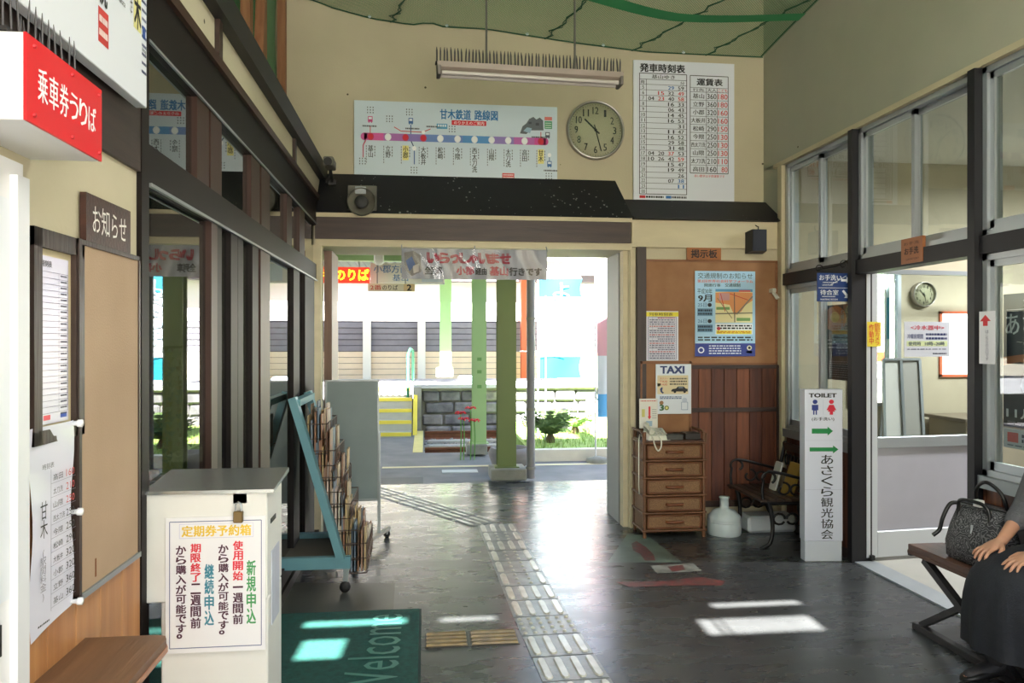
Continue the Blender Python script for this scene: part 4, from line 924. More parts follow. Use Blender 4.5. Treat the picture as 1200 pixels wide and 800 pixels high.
# large route poster high on the left wall
a, w_, h_ = onleft(52, -230, 172, 20, .06)
zb = onX(172, 127, XL+.06).z; y0 = 1.55; w_ = onX(172, 127, XL+.06).y-y0; h_ = .62
t = thing('route_poster', 'large white route map poster high on the left wall above the spikes', 'poster', (XL+.06, y0, zb), RZL)
MB().box((0, 0, 0), (w_, .03, h_), .002).build('poster_panel', SIGNW, t)
P_ = Print(100*w_, 100*h_, w_, h_); W_ = 100*w_; q = W_-13
P_.text('甘木', q+3.5, 62-38, q+8.0, 62-19.5, BK, .03, True).rect(q+3, 62-39, q+8.5, 62-19, (226, 220, 150)).disc(q+6, 62-43, 3.2, (220, 50, 90)).text('あまぎ', q+.6, 62-37, q+2.2, 62-22, (70, 70, 76), .0, True).text('Amagi', q+9, 62-16, q+12, 62-14.4, BK)
P_.text('高田', q-8, 62-38, q-3.5, 62-24, BK, .03, True).text('たかた', q-10.4, 62-37, q-9, 62-26, (70, 70, 76), .0, True).text('Takata', q-8, 62-23, q-3, 62-21.4, (90, 90, 96))
P_.text('太刀洗', q-19, 62-38, q-14.5, 62-16, BK, .03, True).text('たちあらい', q-21.4, 62-37, q-20, 62-20, (70, 70, 76), .0, True).rect(q-19.5, 62-15, q-13.5, 62-6.5, (200, 60, 56)).rows(q-19, 62-14, q-14, 62-7.4, 2, (240, 220, 216), 1.6, 2)
P_.text('山隈', q-30, 62-38, q-25.5, 62-24, BK, .03, True).text('西太刀洗', q-41, 62-38, q-36.5, 62-12, BK, .03, True)
P_.rect(0, 62-46, W_-4, 62-40.6, (206, 84, 150)); P_.rows(q+9, 62-30, q+12.4, 62-8, 9, (60, 66, 110), .8, 5); P_.rect(q+9.5, 62-22, q+11.5, 62-18.5, (60, 90, 160), 2)
P_.add(t)

# red ticket sign box with bird spikes
p0 = onX(28, 140, -.70); p1 = onX(117, 190, -.70); zt = onX(28, 37, -.70).z
t = thing('ticket_sign', 'box sign with bright red face and white letters 乗車券うりば', 'sign', (-.70, p0.y, p0.z), RZL)
L_ = p1.y-p0.y; H_ = zt-p0.z
MB().box((0, .001, 0), (L_, .36, H_), .002).build('box', mat('sign_box_white', (236, 236, 236), .4), t)
MB().box((0, -.004, 0), (L_, .001, H_)).build('red_face', mat('sign_red', (224, 40, 48), .3), t)
P_ = Print(100, 100*H_/L_, L_, H_); HH = 100*H_/L_; 
for k, ch in enumerate('乗車券うりば'): P_.text(ch, 12+k*13.2, HH*.30 if k < 3 else HH*.33, 23.4+k*13.2, HH*.70 if k < 3 else HH*.67, (245, 245, 245), .02)
o = P_.add(t); o.location = (0, -.004, 0)
for u in (.08, .55, .95):
    for v in (.1, .9): MB().lathe([(.004, 0), (.004, -.006), (0, -.007)], (u*L_, -.002, v*H_), 10, 'y').build('screw', mat('red_screw', (190, 30, 40), .4), t)
SPK = mat('spike_grey', (84, 82, 84), .4, .3); SPD = mat('spike_base_dark', (46, 44, 44), .5)
def spike_mesh(h, r=.006): return MB().lathe([(r, 0), (r, h*.75), (r*.3, h)], seg=5)
def spikes(name, label, loc, rz, L_, n, h, rows=2, gap=.03, lean=.0, group=None, r0=.006):
    t = thing(name, label, 'bird spikes', loc, rz, group)
    MB().box((-.01, -.012, 0), (L_+.01, gap*(rows-1)+.012, .008)).build('base_strip', SPD, t)
    sm = None
    for r in range(rows):
        for k in range(n):
            if sm is None: sm = spike_mesh(h, r0).build('spike', SPK, t); o = sm
            else: o = copy_part(sm, t)
            o.location = (L_*(k+.5*(r % 2))/(n-.5), gap*r, .008); o.rotation_euler = (rd.uniform(-.06, .06)+lean*(1 if r % 2 else -1), rd.uniform(-.05, .05), 0)
    return t
rd = random.Random(8)
spikes('bird_spikes', 'row of thin dark bird spikes on top of the red ticket sign', (-.74, p0.y+.01, zt+.002), RZL, L_-.02, 11, .085, 3, .05, r0=.0022)

# ---- RIGHT WALL signs
def onright(px0, py0, px1, py1, out=.02, at=None):
    """far edge px0, near edge px1; heights read at px `at`"""
    X = XR-out; q = px0 if at is None else at; a = onX(q, py1, X); b = onX(q, py0, X); y0 = onX(px0, 400, X).y; y1 = onX(px1, 400, X).y
    return Vector((X, y0, a.z)), y0-y1, b.z-a.z
# hanging blue double sign on curled iron bracket (faces the camera)
Yh = 5.02
a = onY(958, 353, Yh); b = onY(1001, 320, Yh)
t = thing('hanging_sign', 'small blue hanging sign with white arrows for お手洗い and 待合室', 'sign', tuple(a))
w_, h_ = b.x-a.x, b.z-a.z
NAVY = mat('sign_navy', (38, 64, 122), .4)
MB().box((0, 0, 0), (w_, .012, h_), .002).build('plate', NAVY, t)
P_ = Print(166, 122, w_, h_); W2 = (232, 234, 238)
P_.text('お手洗い', 8, 8, 108, 32, W2, .02).line(4, 64, 162, 64, 2, W2).text('待合室', 12, 72, 94, 94, W2, .02).rows(20, 98, 80, 104, 1, W2, 3).text('WAITING ROOM', 12, 110, 90, 117, W2, .01).text('LAVATORY', 22, 48, 70, 55, W2).rows(24, 38, 90, 43, 1, W2, 3)
P_.poly([(106, 26), (130, 26), (130, 16), (150, 30), (130, 44), (130, 36), (106, 36)], W2, 2).poly([(110, 78), (118, 72), (134, 90), (142, 84), (144, 108), (120, 106), (127, 98)], W2, 2)
P_.line(60, 50, 130, 12, 3, (200, 206, 216), 1); P_.add(t)
mb = MB(); mb.tube([(w_+.02, .006, h_+.12), (w_*.5, .006, h_+.045), (0, .006, h_+.02)], .006, 6)
mb.tube([(w_*.05+.03*math.cos(k*.6)*(1-k*.06), .006, h_+.03+.03*math.sin(k*.6)*(1-k*.06)) for k in range(12)], .004, 5)
mb.tube([(w_*.72+.035*math.cos(k*.6)*(1-k*.06), .006, h_+.06+.035*math.sin(k*.6)*(1-k*.06)) for k in range(12)], .004, 5)
mb.tube([(w_*.92+.025*math.cos(k*.6)*(1-k*.06), .006, h_+.13+.025*math.sin(k*.6)*(1-k*.06)) for k in range(12)], .004, 5)
mb.build('scroll_bracket', mat('wrought_iron', (26, 24, 24), .5, .3), t)
# wooden plaque over the door
a, w_, h_ = onright(1056, 281, 1081, 310, .025)
o = board('toilet_plaque', 'small square varnished wooden plaque on the black beam above the glass door', 'sign', a, w_, h_, RZR, mat('varnished_plaque2', (158, 98, 60), .4, vary=.1, scale=8), .02)
P_ = Print(70, 80, w_, h_); P_.text('お手洗', 10, 12, 60, 22, (60, 34, 20), .0).text('お手洗', 12, 30, 58, 52, (48, 26, 16), .03).text('LAVATORY', 18, 64, 60, 70, (60, 34, 20)); P_.add(o)
# small arrow paper on black post
a, w_, h_ = onright(1147.5, 365, 1166, 426, .05)
o = board('arrow_sheet', 'narrow white sheet with a red arrow pointing up on the black post', 'paper', a, w_, h_, RZR, mat('paper_white3', (224, 224, 230), .5), .002)
P_ = Print(40, 180, w_, h_); P_.poly([(16, 12), (30, 34), (22, 34), (22, 50), (10, 50), (10, 34), (2, 34)], (206, 50, 60)); P_.text('はこちらの入口です', 16, 64, 25, 168, (90, 90, 120), .0, True); P_.add(o)
# black poster and turquoise vase poster behind the far lower window
a = onY(963, 441, 5.6); 
t = board('night_poster', 'black narrow poster with an orange moon behind the far window glass', 'poster', Vector((XR+.12, 5.62, 1.22)), .42, .56, RZR, mat('poster_black', (28, 27, 36), .4), .004)
P_ = Print(80, 270, .42, .56); P_.disc(34, 50, 30, (210, 110, 50), 0, 20, 46); P_.disc(34, 44, 12, (240, 190, 110), 2, 16, 20); P_.text('灯明と夜', 50, 20, 58, 90, (200, 200, 206), .0, True).rows(10, 120, 70, 160, 3, (190, 190, 200), 5, 3).rows(20, 200, 74, 262, 8, (150, 150, 160), 2, 4).rect(2, 190, 30, 240, (60, 56, 66)); P_.add(t)
# big festival poster in the near right window
a, w_, h_ = onright(1176, 345, 1236, 500, -.03, 1176)
t = board('festival_poster', 'dark dusk landscape poster reading あさくら in the near right window', 'poster', Vector((XR+.075, onX(1176, 345, XR+.075).y, a.z)), .46, onX(1176, 345, XR+.075).z-a.z, RZR, mat('poster_night', (40, 44, 56), .35), .003)
P_ = Print(200, 420, .46, RM[t.name] and onX(1176, 345, XR+.075).z-a.z)
P_.poly([(0, 200), (60, 190), (200, 194), (200, 250), (0, 250)], (190, 120, 84)).poly([(0, 226), (50, 214), (120, 228), (200, 210), (200, 420), (0, 420)], (52, 50, 54), 1)
P_.text('がんばろう', 60, 14, 190, 40, (226, 226, 230), .02).line(10, 50, 190, 50, 2, (200, 200, 210)).text('あさくら', 8, 62, 190, 130, (236, 236, 240), .02).text('~黒川の秋~', 40, 140, 190, 160, (210, 200, 196), .0)
P_.text('11月24日', 10, 360, 190, 392, (236, 236, 238), .02).rows(12, 400, 190, 414, 2, (210, 210, 214), 3, 2); P_.poly([(60, 250), (90, 240), (120, 262), (110, 330), (70, 330), (50, 290)], (120, 124, 134), 2)
P_.add(t)
t = board('sponsor_sheet', 'white strip with an orange-red square logo under the dusk poster', 'paper', Vector((XR+.075, onX(1176, 345, XR+.075).y, a.z-.11)), .46, .10, RZR, mat('paper_white4', (214, 212, 208), .5), .003)
P_ = Print(200, 44, .46, .10); P_.rect(12, 8, 44, 30, (220, 90, 60)); P_.rows(54, 8, 190, 30, 2, (60, 60, 66), 7, 1); P_.rows(12, 34, 190, 40, 1, (120, 120, 126), 3, 5); P_.add(t)
# yellow-red security notice on the door stile, cooling notice on the door: built with the door

# ---- free-standing white pillar sign
p = fl(964, 655)
a = fl(943, 658); b = fl(986, 656.5); w_ = .262; hz = onY(960, 456, a.y).z
t = thing('pillar_sign', 'tall white square pillar sign headed TOILET with green arrows and あさくら観光協会', 'sign', (a.x, a.y, 0), -.1)
MB().box((0, 0, .14), (w_, .09, hz), .003).build('upper_case', mat('pillar_white', (212, 216, 230), .45), t)
MB().box((.004, .004, 0), (w_-.004, .086, .14), .003).build('foot_case', mat('pillar_foot', (204, 210, 220), .5), t)
P_ = Print(140, 612, w_, hz-.14); NV = (40, 56, 130); GRN = (20, 128, 66)
P_.text('TOILET', 16, 16, 116, 32, BK, .05)
P_.disc(38, 50, 9, NV).poly([(26, 62), (50, 62), (50, 84), (45, 84), (45, 102), (40, 102), (40, 86), (36, 86), (36, 102), (31, 102), (31, 84), (26, 84)], NV)
P_.disc(98, 50, 9, (206, 36, 60)).poly([(90, 62), (106, 62), (116, 84), (108, 84), (112, 90), (104, 90), (104, 102), (92, 102), (92, 90), (84, 90), (88, 84), (80, 84)], (206, 36, 60)).line(68, 42, 68, 100, 1, (180, 184, 200))
P_.text('(お手洗い)', 26, 112, 108, 128, BK, .02)
P_.poly([(26, 158), (84, 158), (84, 150), (104, 168), (84, 186), (84, 178), (26, 178)], GRN).poly([(18, 234), (104, 234), (104, 226), (124, 242), (104, 258), (104, 250), (18, 250)], GRN)
for k, ch in enumerate('あさくら観光協会'): P_.text(ch, 60, 264+k*43, 104, 302+k*43, (36, 36, 36), .012)
P_.line(0, 404, 140, 404, 1, (176, 180, 196)).line(0, 206, 140, 206, 1, (186, 190, 204))
o = P_.add(t); o.location = (0, 0, .14)
# ================================================================ HANGING LAMP, NET
t = thing('strip_lamp', 'hanging fluorescent strip lamp topped with a row of bird spikes', 'lamp', (0, 0, 0))
A = Vector(ray(512, 85)); A = Vector((A.x*5.0/1.0, A.y*5.0, 3.25)); 
d0 = ray(512, 84); d1 = ray(728, 97); tz = lambda d: (3.27-EYE)/d[2]
A = Vector((d0[0]*tz(d0), d0[1]*tz(d0), 3.27)); B = Vector((d1[0]*tz(d1), d1[1]*tz(d1), 3.27))
ang = math.atan2(B.y-A.y, B.x-A.x); Ls = (B-A).length
bpy.data.objects.remove(t)
t = thing('strip_lamp', 'unlit hanging fluorescent strip lamp topped with bird spikes', 'lamp', tuple(A), ang)
MB().prism([(0, -.055, .055), (0, .055, .055), (0, .05, .02), (0, .018, .0), (0, -.018, .0), (0, -.05, .02)], (Ls, 0, 0)).build('reflector_housing', mat('lamp_aged_cream', (150, 136, 126), .45, vary=.06), t)
for y in (-.033, .033): MB().tube([(.03, y, -.012), (Ls-.03, y, -.012)], .014, 10).build('tube', mat('unlit_tube', (196, 188, 182), .25), t)
for x in (.012, Ls-.012): MB().box((x-.012, -.055, -.03), (x+.012, .055, .03), .004).build('end_cap', mat('cap_grey', (120, 112, 106), .5), t)
for fx in (.26, .74):
    MB().tube([(Ls*fx, 0, .05), (Ls*fx, 0, zroof(A.y)-A.z)], .0075, 8).build('hanger_rod', mat('rod_steel', (110, 108, 104), .4, .5), t)
spikes('bird_spikes', 'two close rows of dark bird spikes on the hanging strip lamp', (A.x-.0*math.sin(ang), A.y, 3.327), ang, Ls, 27, .105, 2, .03, .12)

def net(fn, nu, nv, name, m, parent):
    mb = MB(); mb.grid(fn, nu, nv); o = mb.build(name, m, parent, fix=False)
    uv = o.data.uv_layers.new(name='UVMap')
    for p in o.data.polygons:
        for li, vi in zip(p.loop_indices, p.vertices):
            j, i = divmod(vi, nu+1); uv.data[li].uv = (i/nu*4, j/nv*5)
    return o
NETM = net_mat('green_net', (112, 170, 122), .34, 22); NETD = net_mat('green_net_double', (86, 158, 108), .6, 22)
nt_ = thing('bird_net', 'pale green bird netting stretched under the ceiling', 'net', (0, YU-.02, 3.7))
edge = [(-.9, 0), (370, 0), (390, 8), (433, 20), (482, 28), (505, 25), (515, 30), (570, 33), (640, 44), (680, 50), (760, 60), (893, 66)]
ex = []
for px, py in edge[1:]: q = onY(px, py, YU-.02); ex.append((q.x, q.z))
ex = [(-1.15, ex[0][1]+.05)]+ex+[(XR-.01, ex[-1][1])]
def ez(x):
    for (a, za), (b, zb) in zip(ex, ex[1:]):
        if x <= b: return za+(zb-za)*(x-a)/max(1e-6, b-a)
    return ex[-1][1]
def netfn(u, v):
    x = -1.15+u*(XR-.01+1.15); y = -v*5.4; z = ez(x)-3.7
    z = z*(1-.0)+v*.52*(1+.25*(1-u))-.05*math.sin(u*9)*math.sin(v*7)-.04*math.sin(v*21)*(.4+.6*math.sin(u*5)); return (x, y, min(z, 1.25))
net(netfn, 60, 40, 'net_sheet', NETM, nt_)
CORD = mat('net_cord', (38, 84, 58), .8)
def P3(x, y): return Vector(netfn((x+1.15)/(XR-.01+1.15), -y/5.4))
MB().tube([P3(-1.15+k*(4.06)/50, -.002)+Vector((0, -.005, -.01)) for k in range(51)], .006, 5).build('edge_cord', CORD, nt_)
MB().tube([P3(XR-.03, -k*.1) for k in range(40)], .006, 5).build('edge_cord', CORD, nt_)
seam = MB(); seam.grid(lambda u, v: tuple(P3(.3+u*2.6, -(.62+.12*v+.05*math.sin(u*8)))+Vector((0, 0, -.02))), 24, 2); seam.build('seam', mat('net_seam', (52, 136, 84), .8), nt_)
rd = random.Random(4)
for (x0, dx) in ((-.28, .25), (1.0, .35), (1.75, .45), (2.4, .4)):
    pts = []
    for k in range(26):
        q = P3(x0+dx*k/13+.02*math.sin(k*2.1), -(k*.075)); pts.append(q+Vector((0, 0, -.012)))
    MB().tube(pts, .006, 5).build('lacing_cord', CORD, nt_)
    pts = [q+Vector((.03*math.sin(k*2.6), 0, 0)) for k, q in enumerate(pts)]; MB().tube(pts, .004, 4).build('lacing_cord', CORD, nt_)
for x in (-.45, .18, .85, 1.5, 2.2): MB().lathe([(.014, 0), (.014, -.012), (0, -.014)], tuple(P3(x, 0)+Vector((0, 0, .0))), 8, 'y').build('hook', mat('white_hook', (210, 220, 226), .4), nt_)
# side net above the left beam with wooden posts
sn = thing('side_net', 'darker green netting behind wooden posts above the left beam', 'net', (-1.2, 0, 2.9))
def sfn(u, v): return (.02*math.sin(u*40)+.015*math.sin(v*9), YB+.02+u*(YU-YB-.06), v*2.08)
net(sfn, 90, 12, 'net_sheet', NETD, sn)
net(lambda u, v: (-.12+.02*math.sin(u*33+1), YB+.02+u*(YU-YB-.06), v*2.08), 90, 12, 'net_sheet', NETD, sn)
PW = wood('bare_pine_post', (160, 112, 78), (130, 86, 58), .7, 'z')
for k, (px, w2) in enumerate(((332, .07), (308, .09), (291, .09), (262, .09))):
    y = onX(px, 100, -1.12).y; o = MB().box((-1.16, y-w2/2, 2.9), (-1.10, y+w2/2, zroof(y))).build('loft_post', PW); o['kind'] = 'structure'
o = MB().bar((-1.09, onX(308, 100, -1.1).y-.25, 2.9), (-1.09, onX(308, 100, -1.1).y+.1, 5.1), .06, .04).build('loft_brace', PW); o['kind'] = 'structure'

# ================================================================ FLOOR MARKINGS
TILE = mat('worn_tactile_tile', (140, 142, 138), .35, rgb2=(104, 106, 104), scale=9, bump=.15, bscale=50)
RIDGE = mat('worn_tactile_ridge', (204, 202, 192), .28, rgb2=(168, 164, 150), scale=12)
tp = thing('tactile_path', 'pale worn tactile paving strip running from the foreground to the doorway', 'tactile paving', (.62, 3, 0))
proto_r = {}
def ridge(L_, w_, h_=.006):
    k = (round(L_, 3), w_)
    return k
def tile(parent, c, ang, w_, l_, kind, tm=TILE, rm=RIDGE, nb=4):
    """c: centre on the floor; ang: direction of travel"""
    ca, sa = math.cos(ang), math.sin(ang); f = Vector((sa, ca, 0)); r = Vector((ca, -sa, 0)); O = Vector((c[0], c[1], 0))
    inv = root_matrix(parent).inverted()
    mb = MB(); hw, hl = w_/2-.003, l_/2-.003
    mb.hexa([O+r*x+f*y+Vector((0, 0, z)) for z in (0, .003) for x, y in ((-hw, -hl), (hw, -hl), (hw, hl), (-hw, hl))])
    tl = mb.build('tile', tm, parent, world=True)
    if kind in ('bar', 'mix'):
        for k in range(nb):
            x = w_*(k+.5)/nb-w_/2
            if kind == 'mix' and k in range(1, nb-1): continue
            bb = MB(); L2 = l_*.42; b2 = w_/nb*.26
            pr = [(-b2, -L2+b2), (-b2*.5, -L2), (b2*.5, -L2), (b2, -L2+b2), (b2, L2-b2), (b2*.5, L2), (-b2*.5, L2), (-b2, L2-b2)]
            lo = [O+r*(x+a)+f*b+Vector((0, 0, .003)) for a, b in pr]; hi = [O+r*(x+a*.75)+f*b*.97+Vector((0, 0, .010)) for a, b in pr]
            bb.loft([lo, hi], smooth=False); o = bb.build('ridge', rm, tl, world=True); 
    if kind in ('dot', 'mix'):
        dd = MB(); xs_ = [w_*(k+.5)/6-w_/2 for k in range(6)] if kind == 'dot' else [w_*(k+.5)/nb-w_/2 for k in range(1, nb-1)]
        ny = 4 if kind == 'dot' else 3
        for x in xs_:
            for j in range(ny):
                y = l_*(j+.5)/ny-l_/2; q = O+r*x+f*y; s_ = .013
                dd.lathe([(s_, .003), (s_*.7, .009), (0, .010)], tuple(q), 7)
        o = dd.build('studs', rm, tl, world=True); o['kind'] = 'stuff'
    return tl
pathx = lambda y: .685-.045*(y-3.0) if y < 4.2 else .631-.024*(y-4.2)
y = 2.55; k = 0
kinds = {5: 'dot'}
ys = []
while y < 6.2:
    l_ = .268; yc = y+l_/2; kd = 'dot' if k == 5 else 'mix' if k >= 8 and k % 2 == 0 or k in (9,) else 'bar'
    ys.append(yc); tile(tp, (pathx(yc), yc), -.04 if yc < 4.2 else -.024, .31, l_-.004, kd); y += l_; k += 1
# diagonal run out through the doorway
P0 = Vector((.50, 6.32, 0)); P1 = Vector((-.62, 8.1, 0)); dv = (P1-P0); n_ = int(dv.length/.29); an = math.atan2(dv.x, dv.y)
for k in range(n_):
    q = P0+dv*(k+.5)/n_; tile(tp, (q.x, q.y), an, .30, dv.length/n_-.004, 'bar')
BRASS = mat('worn_ochre_ridge', (140, 116, 66), .3, rgb2=(96, 78, 46), scale=14); DT = mat('dark_tile', (56, 52, 44), .4, vary=.1)
tq = thing('tactile_branch', 'short ochre ridged tactile strip branching left to the green mat', 'tactile paving', (.2, 3.87, 0))
for (x0, x1) in ((.0, .215), (.225, .47)): 
    tl = MB().box((x0, 3.79, 0), (x1, 3.98, .003)).build('tile', DT, tq, world=True)
    for j in range(4):
        yy = 3.812+j*.048; MB().hexa([(x0+.006, yy-.012, .003), (x1-.006, yy-.012, .003), (x1-.006, yy+.012, .003), (x0+.006, yy+.012, .003), (x0+.01, yy-.007, .013), (x1-.01, yy-.007, .011), (x1-.01, yy+.007, .013), (x0+.01, yy+.007, .013)]).build('ridge', BRASS, tl, world=True)
# painted markings near the drawers: pale green patch with red remains
mk = struct('floor_marking'); mx_ = MB()
a_, b_, c_, d_ = fl(735, 626), fl(757, 626), fl(800, 659), fl(712, 659)
MB().poly([Vector((p.x, p.y, .0012)) for p in (d_, c_, b_, a_)]).build('pale_green_patch', mat('pale_green_floor_paint', (104, 122, 112), .4, rgb2=(84, 94, 88), scale=6), mk)
def blob(pts, m, nm, z=.002): MB().poly([Vector((fl(*p).x, fl(*p).y, z)) for p in pts]).build(nm, m, mk)
RP = mat('worn_red_floor_paint', (122, 56, 54), .5, rgb2=(76, 62, 60), scale=18)
blob([(740, 637), (746, 634), (757, 641), (766, 650), (768, 657), (756, 657), (750, 649), (742, 645)], RP, 'red_remains')
blob([(762, 663), (812, 660), (823, 669), (770, 672)], mat('worn_white_floor_paint', (150, 150, 142), .5, rgb2=(96, 98, 92), scale=12), 'white_patch')
blob([(782, 664), (800, 662), (803, 668), (788, 670)], RP, 'red_remains', .0025)
blob([(722, 682), (780, 681), (818, 676), (851, 681), (846, 686), (805, 686), (738, 688)], RP, 'red_arrow_remains')
# darker repainted patch near the rack
p = [fl(330, 683), fl(463, 683), fl(461, 714), fl(330, 722)]
MB().poly([Vector((q.x, q.y, .0012)) for q in (p[3], p[2], p[1], p[0])]).build('dark_patch', mat('dark_floor_patch', (66, 66, 62), .4, vary=.1, scale=5), mk)

# ---- green door mat
mt = thing('door_mat', 'dark green door mat with faint Welcome lettering, edged in black rubber', 'mat', (-.019, 2.9, 0), RZL)
MB().box((0, 0, 0), (1.44, .80, .006)).build('rubber_base', mat('mat_rubber', (16, 44, 42), .8), mt)
MB().box((.015, .012, .006), (1.425, .79, .014), .002).build('pile', mat('green_mat_pile', (12, 84, 76), .95, rgb2=(8, 66, 60), scale=40, bump=.8, bscale=300), mt)
P_ = Print(144, 80, 1.44, .80)
P_.text('Welcome', 36, 46, 134, 70, (58, 118, 106), -.012)
o = P_.add(mt); o.rotation_euler = (R(-90), 0, 0); o.location = (0, .8, .0145)
o.rotation_euler = (R(-90), 0, 0); o.location = (0, 0, .0148)

# ================================================================ WHITE REQUEST BOX (front left)
ENAM = mat('cream_enamel_steel', (220, 220, 216), .4, vary=.02)
q0 = onX(166, 573, -.80); Yf = 2.40
Xl = onY(168.5, 600, Yf).x; Xr = onY(313, 600, Yf).x; zt = onY(240, 573, Yf).z; zs = onY(200, 706, Yf).z
t = thing('request_box', 'cream steel request box with sloping steel lid and a large notice', 'box', (Xl, Yf, 0))
w_ = Xr-Xl
MB().box((0, 0, zs), (w_, .24, zt-.012), .004).build('upper_body', ENAM, t)
MB().box((.045, .012, .02), (w_-.0, .235, zs), .004).build('lower_body', ENAM, t)
lid = MB().hexa([(-.006, -.012, zt-.012), (w_+.022, -.012, zt-.012), (w_+.022, .25, zt+.008), (-.006, .25, zt+.008), (.0, -.012, zt-.002), (w_+.022, -.012, zt-.002), (w_+.022, .25, zt+.022), (0, .25, zt+.022)]).build('lid', mat('brushed_lid_steel', (186, 190, 188), .25, .8, vary=.08, scale=4), t)
MB().box((w_-.1, .0, zt-.045), (w_-.06, .004, zt-.008)).build('hasp', ALUD, t)
pk = MB().box((w_-.095, -.022, zt-.10), (w_-.067, -.006, zt-.065), .003).build('padlock', mat('padlock_brass', (120, 100, 66), .4, .7), t)
MB().tube([(w_-.089, -.014, zt-.066), (w_-.089, -.014, zt-.045), (w_-.081, -.014, zt-.038), (w_-.073, -.014, zt-.045), (w_-.073, -.014, zt-.066)], .0028, 6).build('shackle', ALU, pk)
MB().box((w_+.0005, .05, zt-.12), (w_+.002, .13, zt-.105)).build('slot', BLACK, t)
MB().box((w_+.0005, .06, zs-.1), (w_+.003, .18, zs+.13)).build('side_label', mat('side_label_paper', (186, 190, 206), .5, vary=.08, scale=12), t)
a = onY(194, 766, Yf-.006); b = onY(311, 604, Yf-.006)
nb = board('purchase_notice', 'white framed notice about commuter pass requests on the cream box', 'notice', a, b.x-a.x, b.z-a.z, -.0, mat('notice_white', (228, 228, 232), .35), .004)
w2, h2 = b.x-a.x, b.z-a.z
P_ = Print(246, 326, w2, h2)   # 2.0x crop units
P_.frame(10, 10, 236, 314, 2, (90, 100, 140)); P_.frame(34, 16, 216, 50, 1, (190, 190, 220)); P_.text('定期券予約箱', 40, 20, 210, 46, (226, 190, 60), .03)
def col(txt, u0, u1, v0, v1, c, b=.03):
    n = len(txt); hh = (v1-v0)/n
    for k, ch in enumerate(txt): 
        sm = ch in '、。っ'; P_.text(ch, u0+(2 if sm else 0), v0+k*hh+1.5, u1-(10 if sm else 0), v0+(k+1)*hh-(12 if sm else 1.5), c, b)
PU = (74, 34, 56)
col('新規申込', 200, 222, 106, 262, (70, 150, 90)); col('継続申込', 96, 118, 112, 262, (60, 130, 150))
col('使用開始', 166, 190, 58, 156, (216, 44, 60)); col('一週間前', 166, 190, 158, 262, PU); col('から購入が可能です。', 130, 154, 66, 296, PU)
col('期限終了', 62, 86, 62, 156, (216, 44, 60)); col('二週間前', 62, 86, 158, 268, PU); col('から購入が可能です。', 26, 50, 66, 302, PU)
P_.add(nb)

# ================================================================ TICKET WINDOW AND COUNTER SHELF (left front)
tw = thing('ticket_window', 'tall white painted ticket window casing under the red sign', 'ticket window', (XL, 1.0, 0))
ye = onX(27, 400, XL+.03).y
MB().box((XL-.02, .6, 0), (XL+.03, ye, 1.86)).build('casing', mat('white_casing', (232, 232, 234), .4), tw, world=True)
MB().box((XL+.03, ye-.05, 0), (XL+.045, ye-.005, 1.83)).build('edge_trim', mat('white_trim', (224, 226, 230), .4), tw, world=True)
MB().box((XL+.03, .7, 1.0), (XL+.034, ye-.06, 1.78)).build('pane', mat('frosted_pane', (226, 230, 236), .3), tw, world=True)
MB().box((XL+.03, ye-.1, .9), (XL+.036, ye-.09, .96)).build('latch', BLACK, tw, world=True)
cs = thing('counter_shelf', 'brown wooden counter shelf with a rounded corner, bottom left', 'shelf', (XL, 1.2, .74))
SH = wood('shelf_wood', (126, 92, 68), (104, 74, 54), .4, 'y', 4)
c0 = onX(100, 747, XL+.012); yE = c0.y; zS = c0.z; xF = XL+.012+.20
pts = [(XL+.012, .8, zS-.02), (xF, .8, zS-.02), (xF, yE-.03, zS-.02), (xF-.01, yE-.008, zS-.02), (xF-.03, yE, zS-.02), (XL+.012, yE, zS-.02)]
MB().prism(pts, (0, 0, .02)).build('shelf_board', SH, cs, world=True)
MB().prism([(x+.003 if x > XL+.1 else x, y+(.002 if y > 1 else 0), z-.012) for x, y, z in pts], (0, 0, .012)).build('edge_band', mat('shelf_edge', (176, 128, 104), .4), cs, world=True)
for y in (1.2, 1.85): MB().prism([(XL+.012, y, zS-.032), (XL+.17, y, zS-.032), (XL+.012, y, zS-.18)], (0, .02, 0)).build('bracket', PLYW, cs, world=True)

# lit tube lamps hanging above and behind the viewer
for k, (x, y, z) in enumerate(((1.0, 2.6, 3.5), (1.0, .2, 3.2), (1.0, -.7, 3.2))):
    t = thing('tube_lamp', ('lit tube lamp hanging above the foreground floor', 'lit tube lamp hanging over the viewer', 'lit tube lamp hanging behind the viewer')[k], 'lamp', (x, y, z))
    MB().prism([(-.6, -.06, .06), (-.6, .06, .06), (-.6, .02, .02), (-.6, -.02, .02)], (1.2, 0, 0)).build('reflector_housing', MATS['lamp_aged_cream'], t)
    for yy in (-.035, .035): MB().tube([(-.58, yy, 0), (.58, yy, 0)], .013, 10).build('tube', mat('lit_tube', (255, 252, 240), .3, emit=(255, 250, 235), estr=6), t)
    for xx in (-.35, .35): MB().tube([(xx, 0, .06), (xx, 0, zroof(y)-z)], .007, 6).build('hanger_rod', MATS['rod_steel'], t)
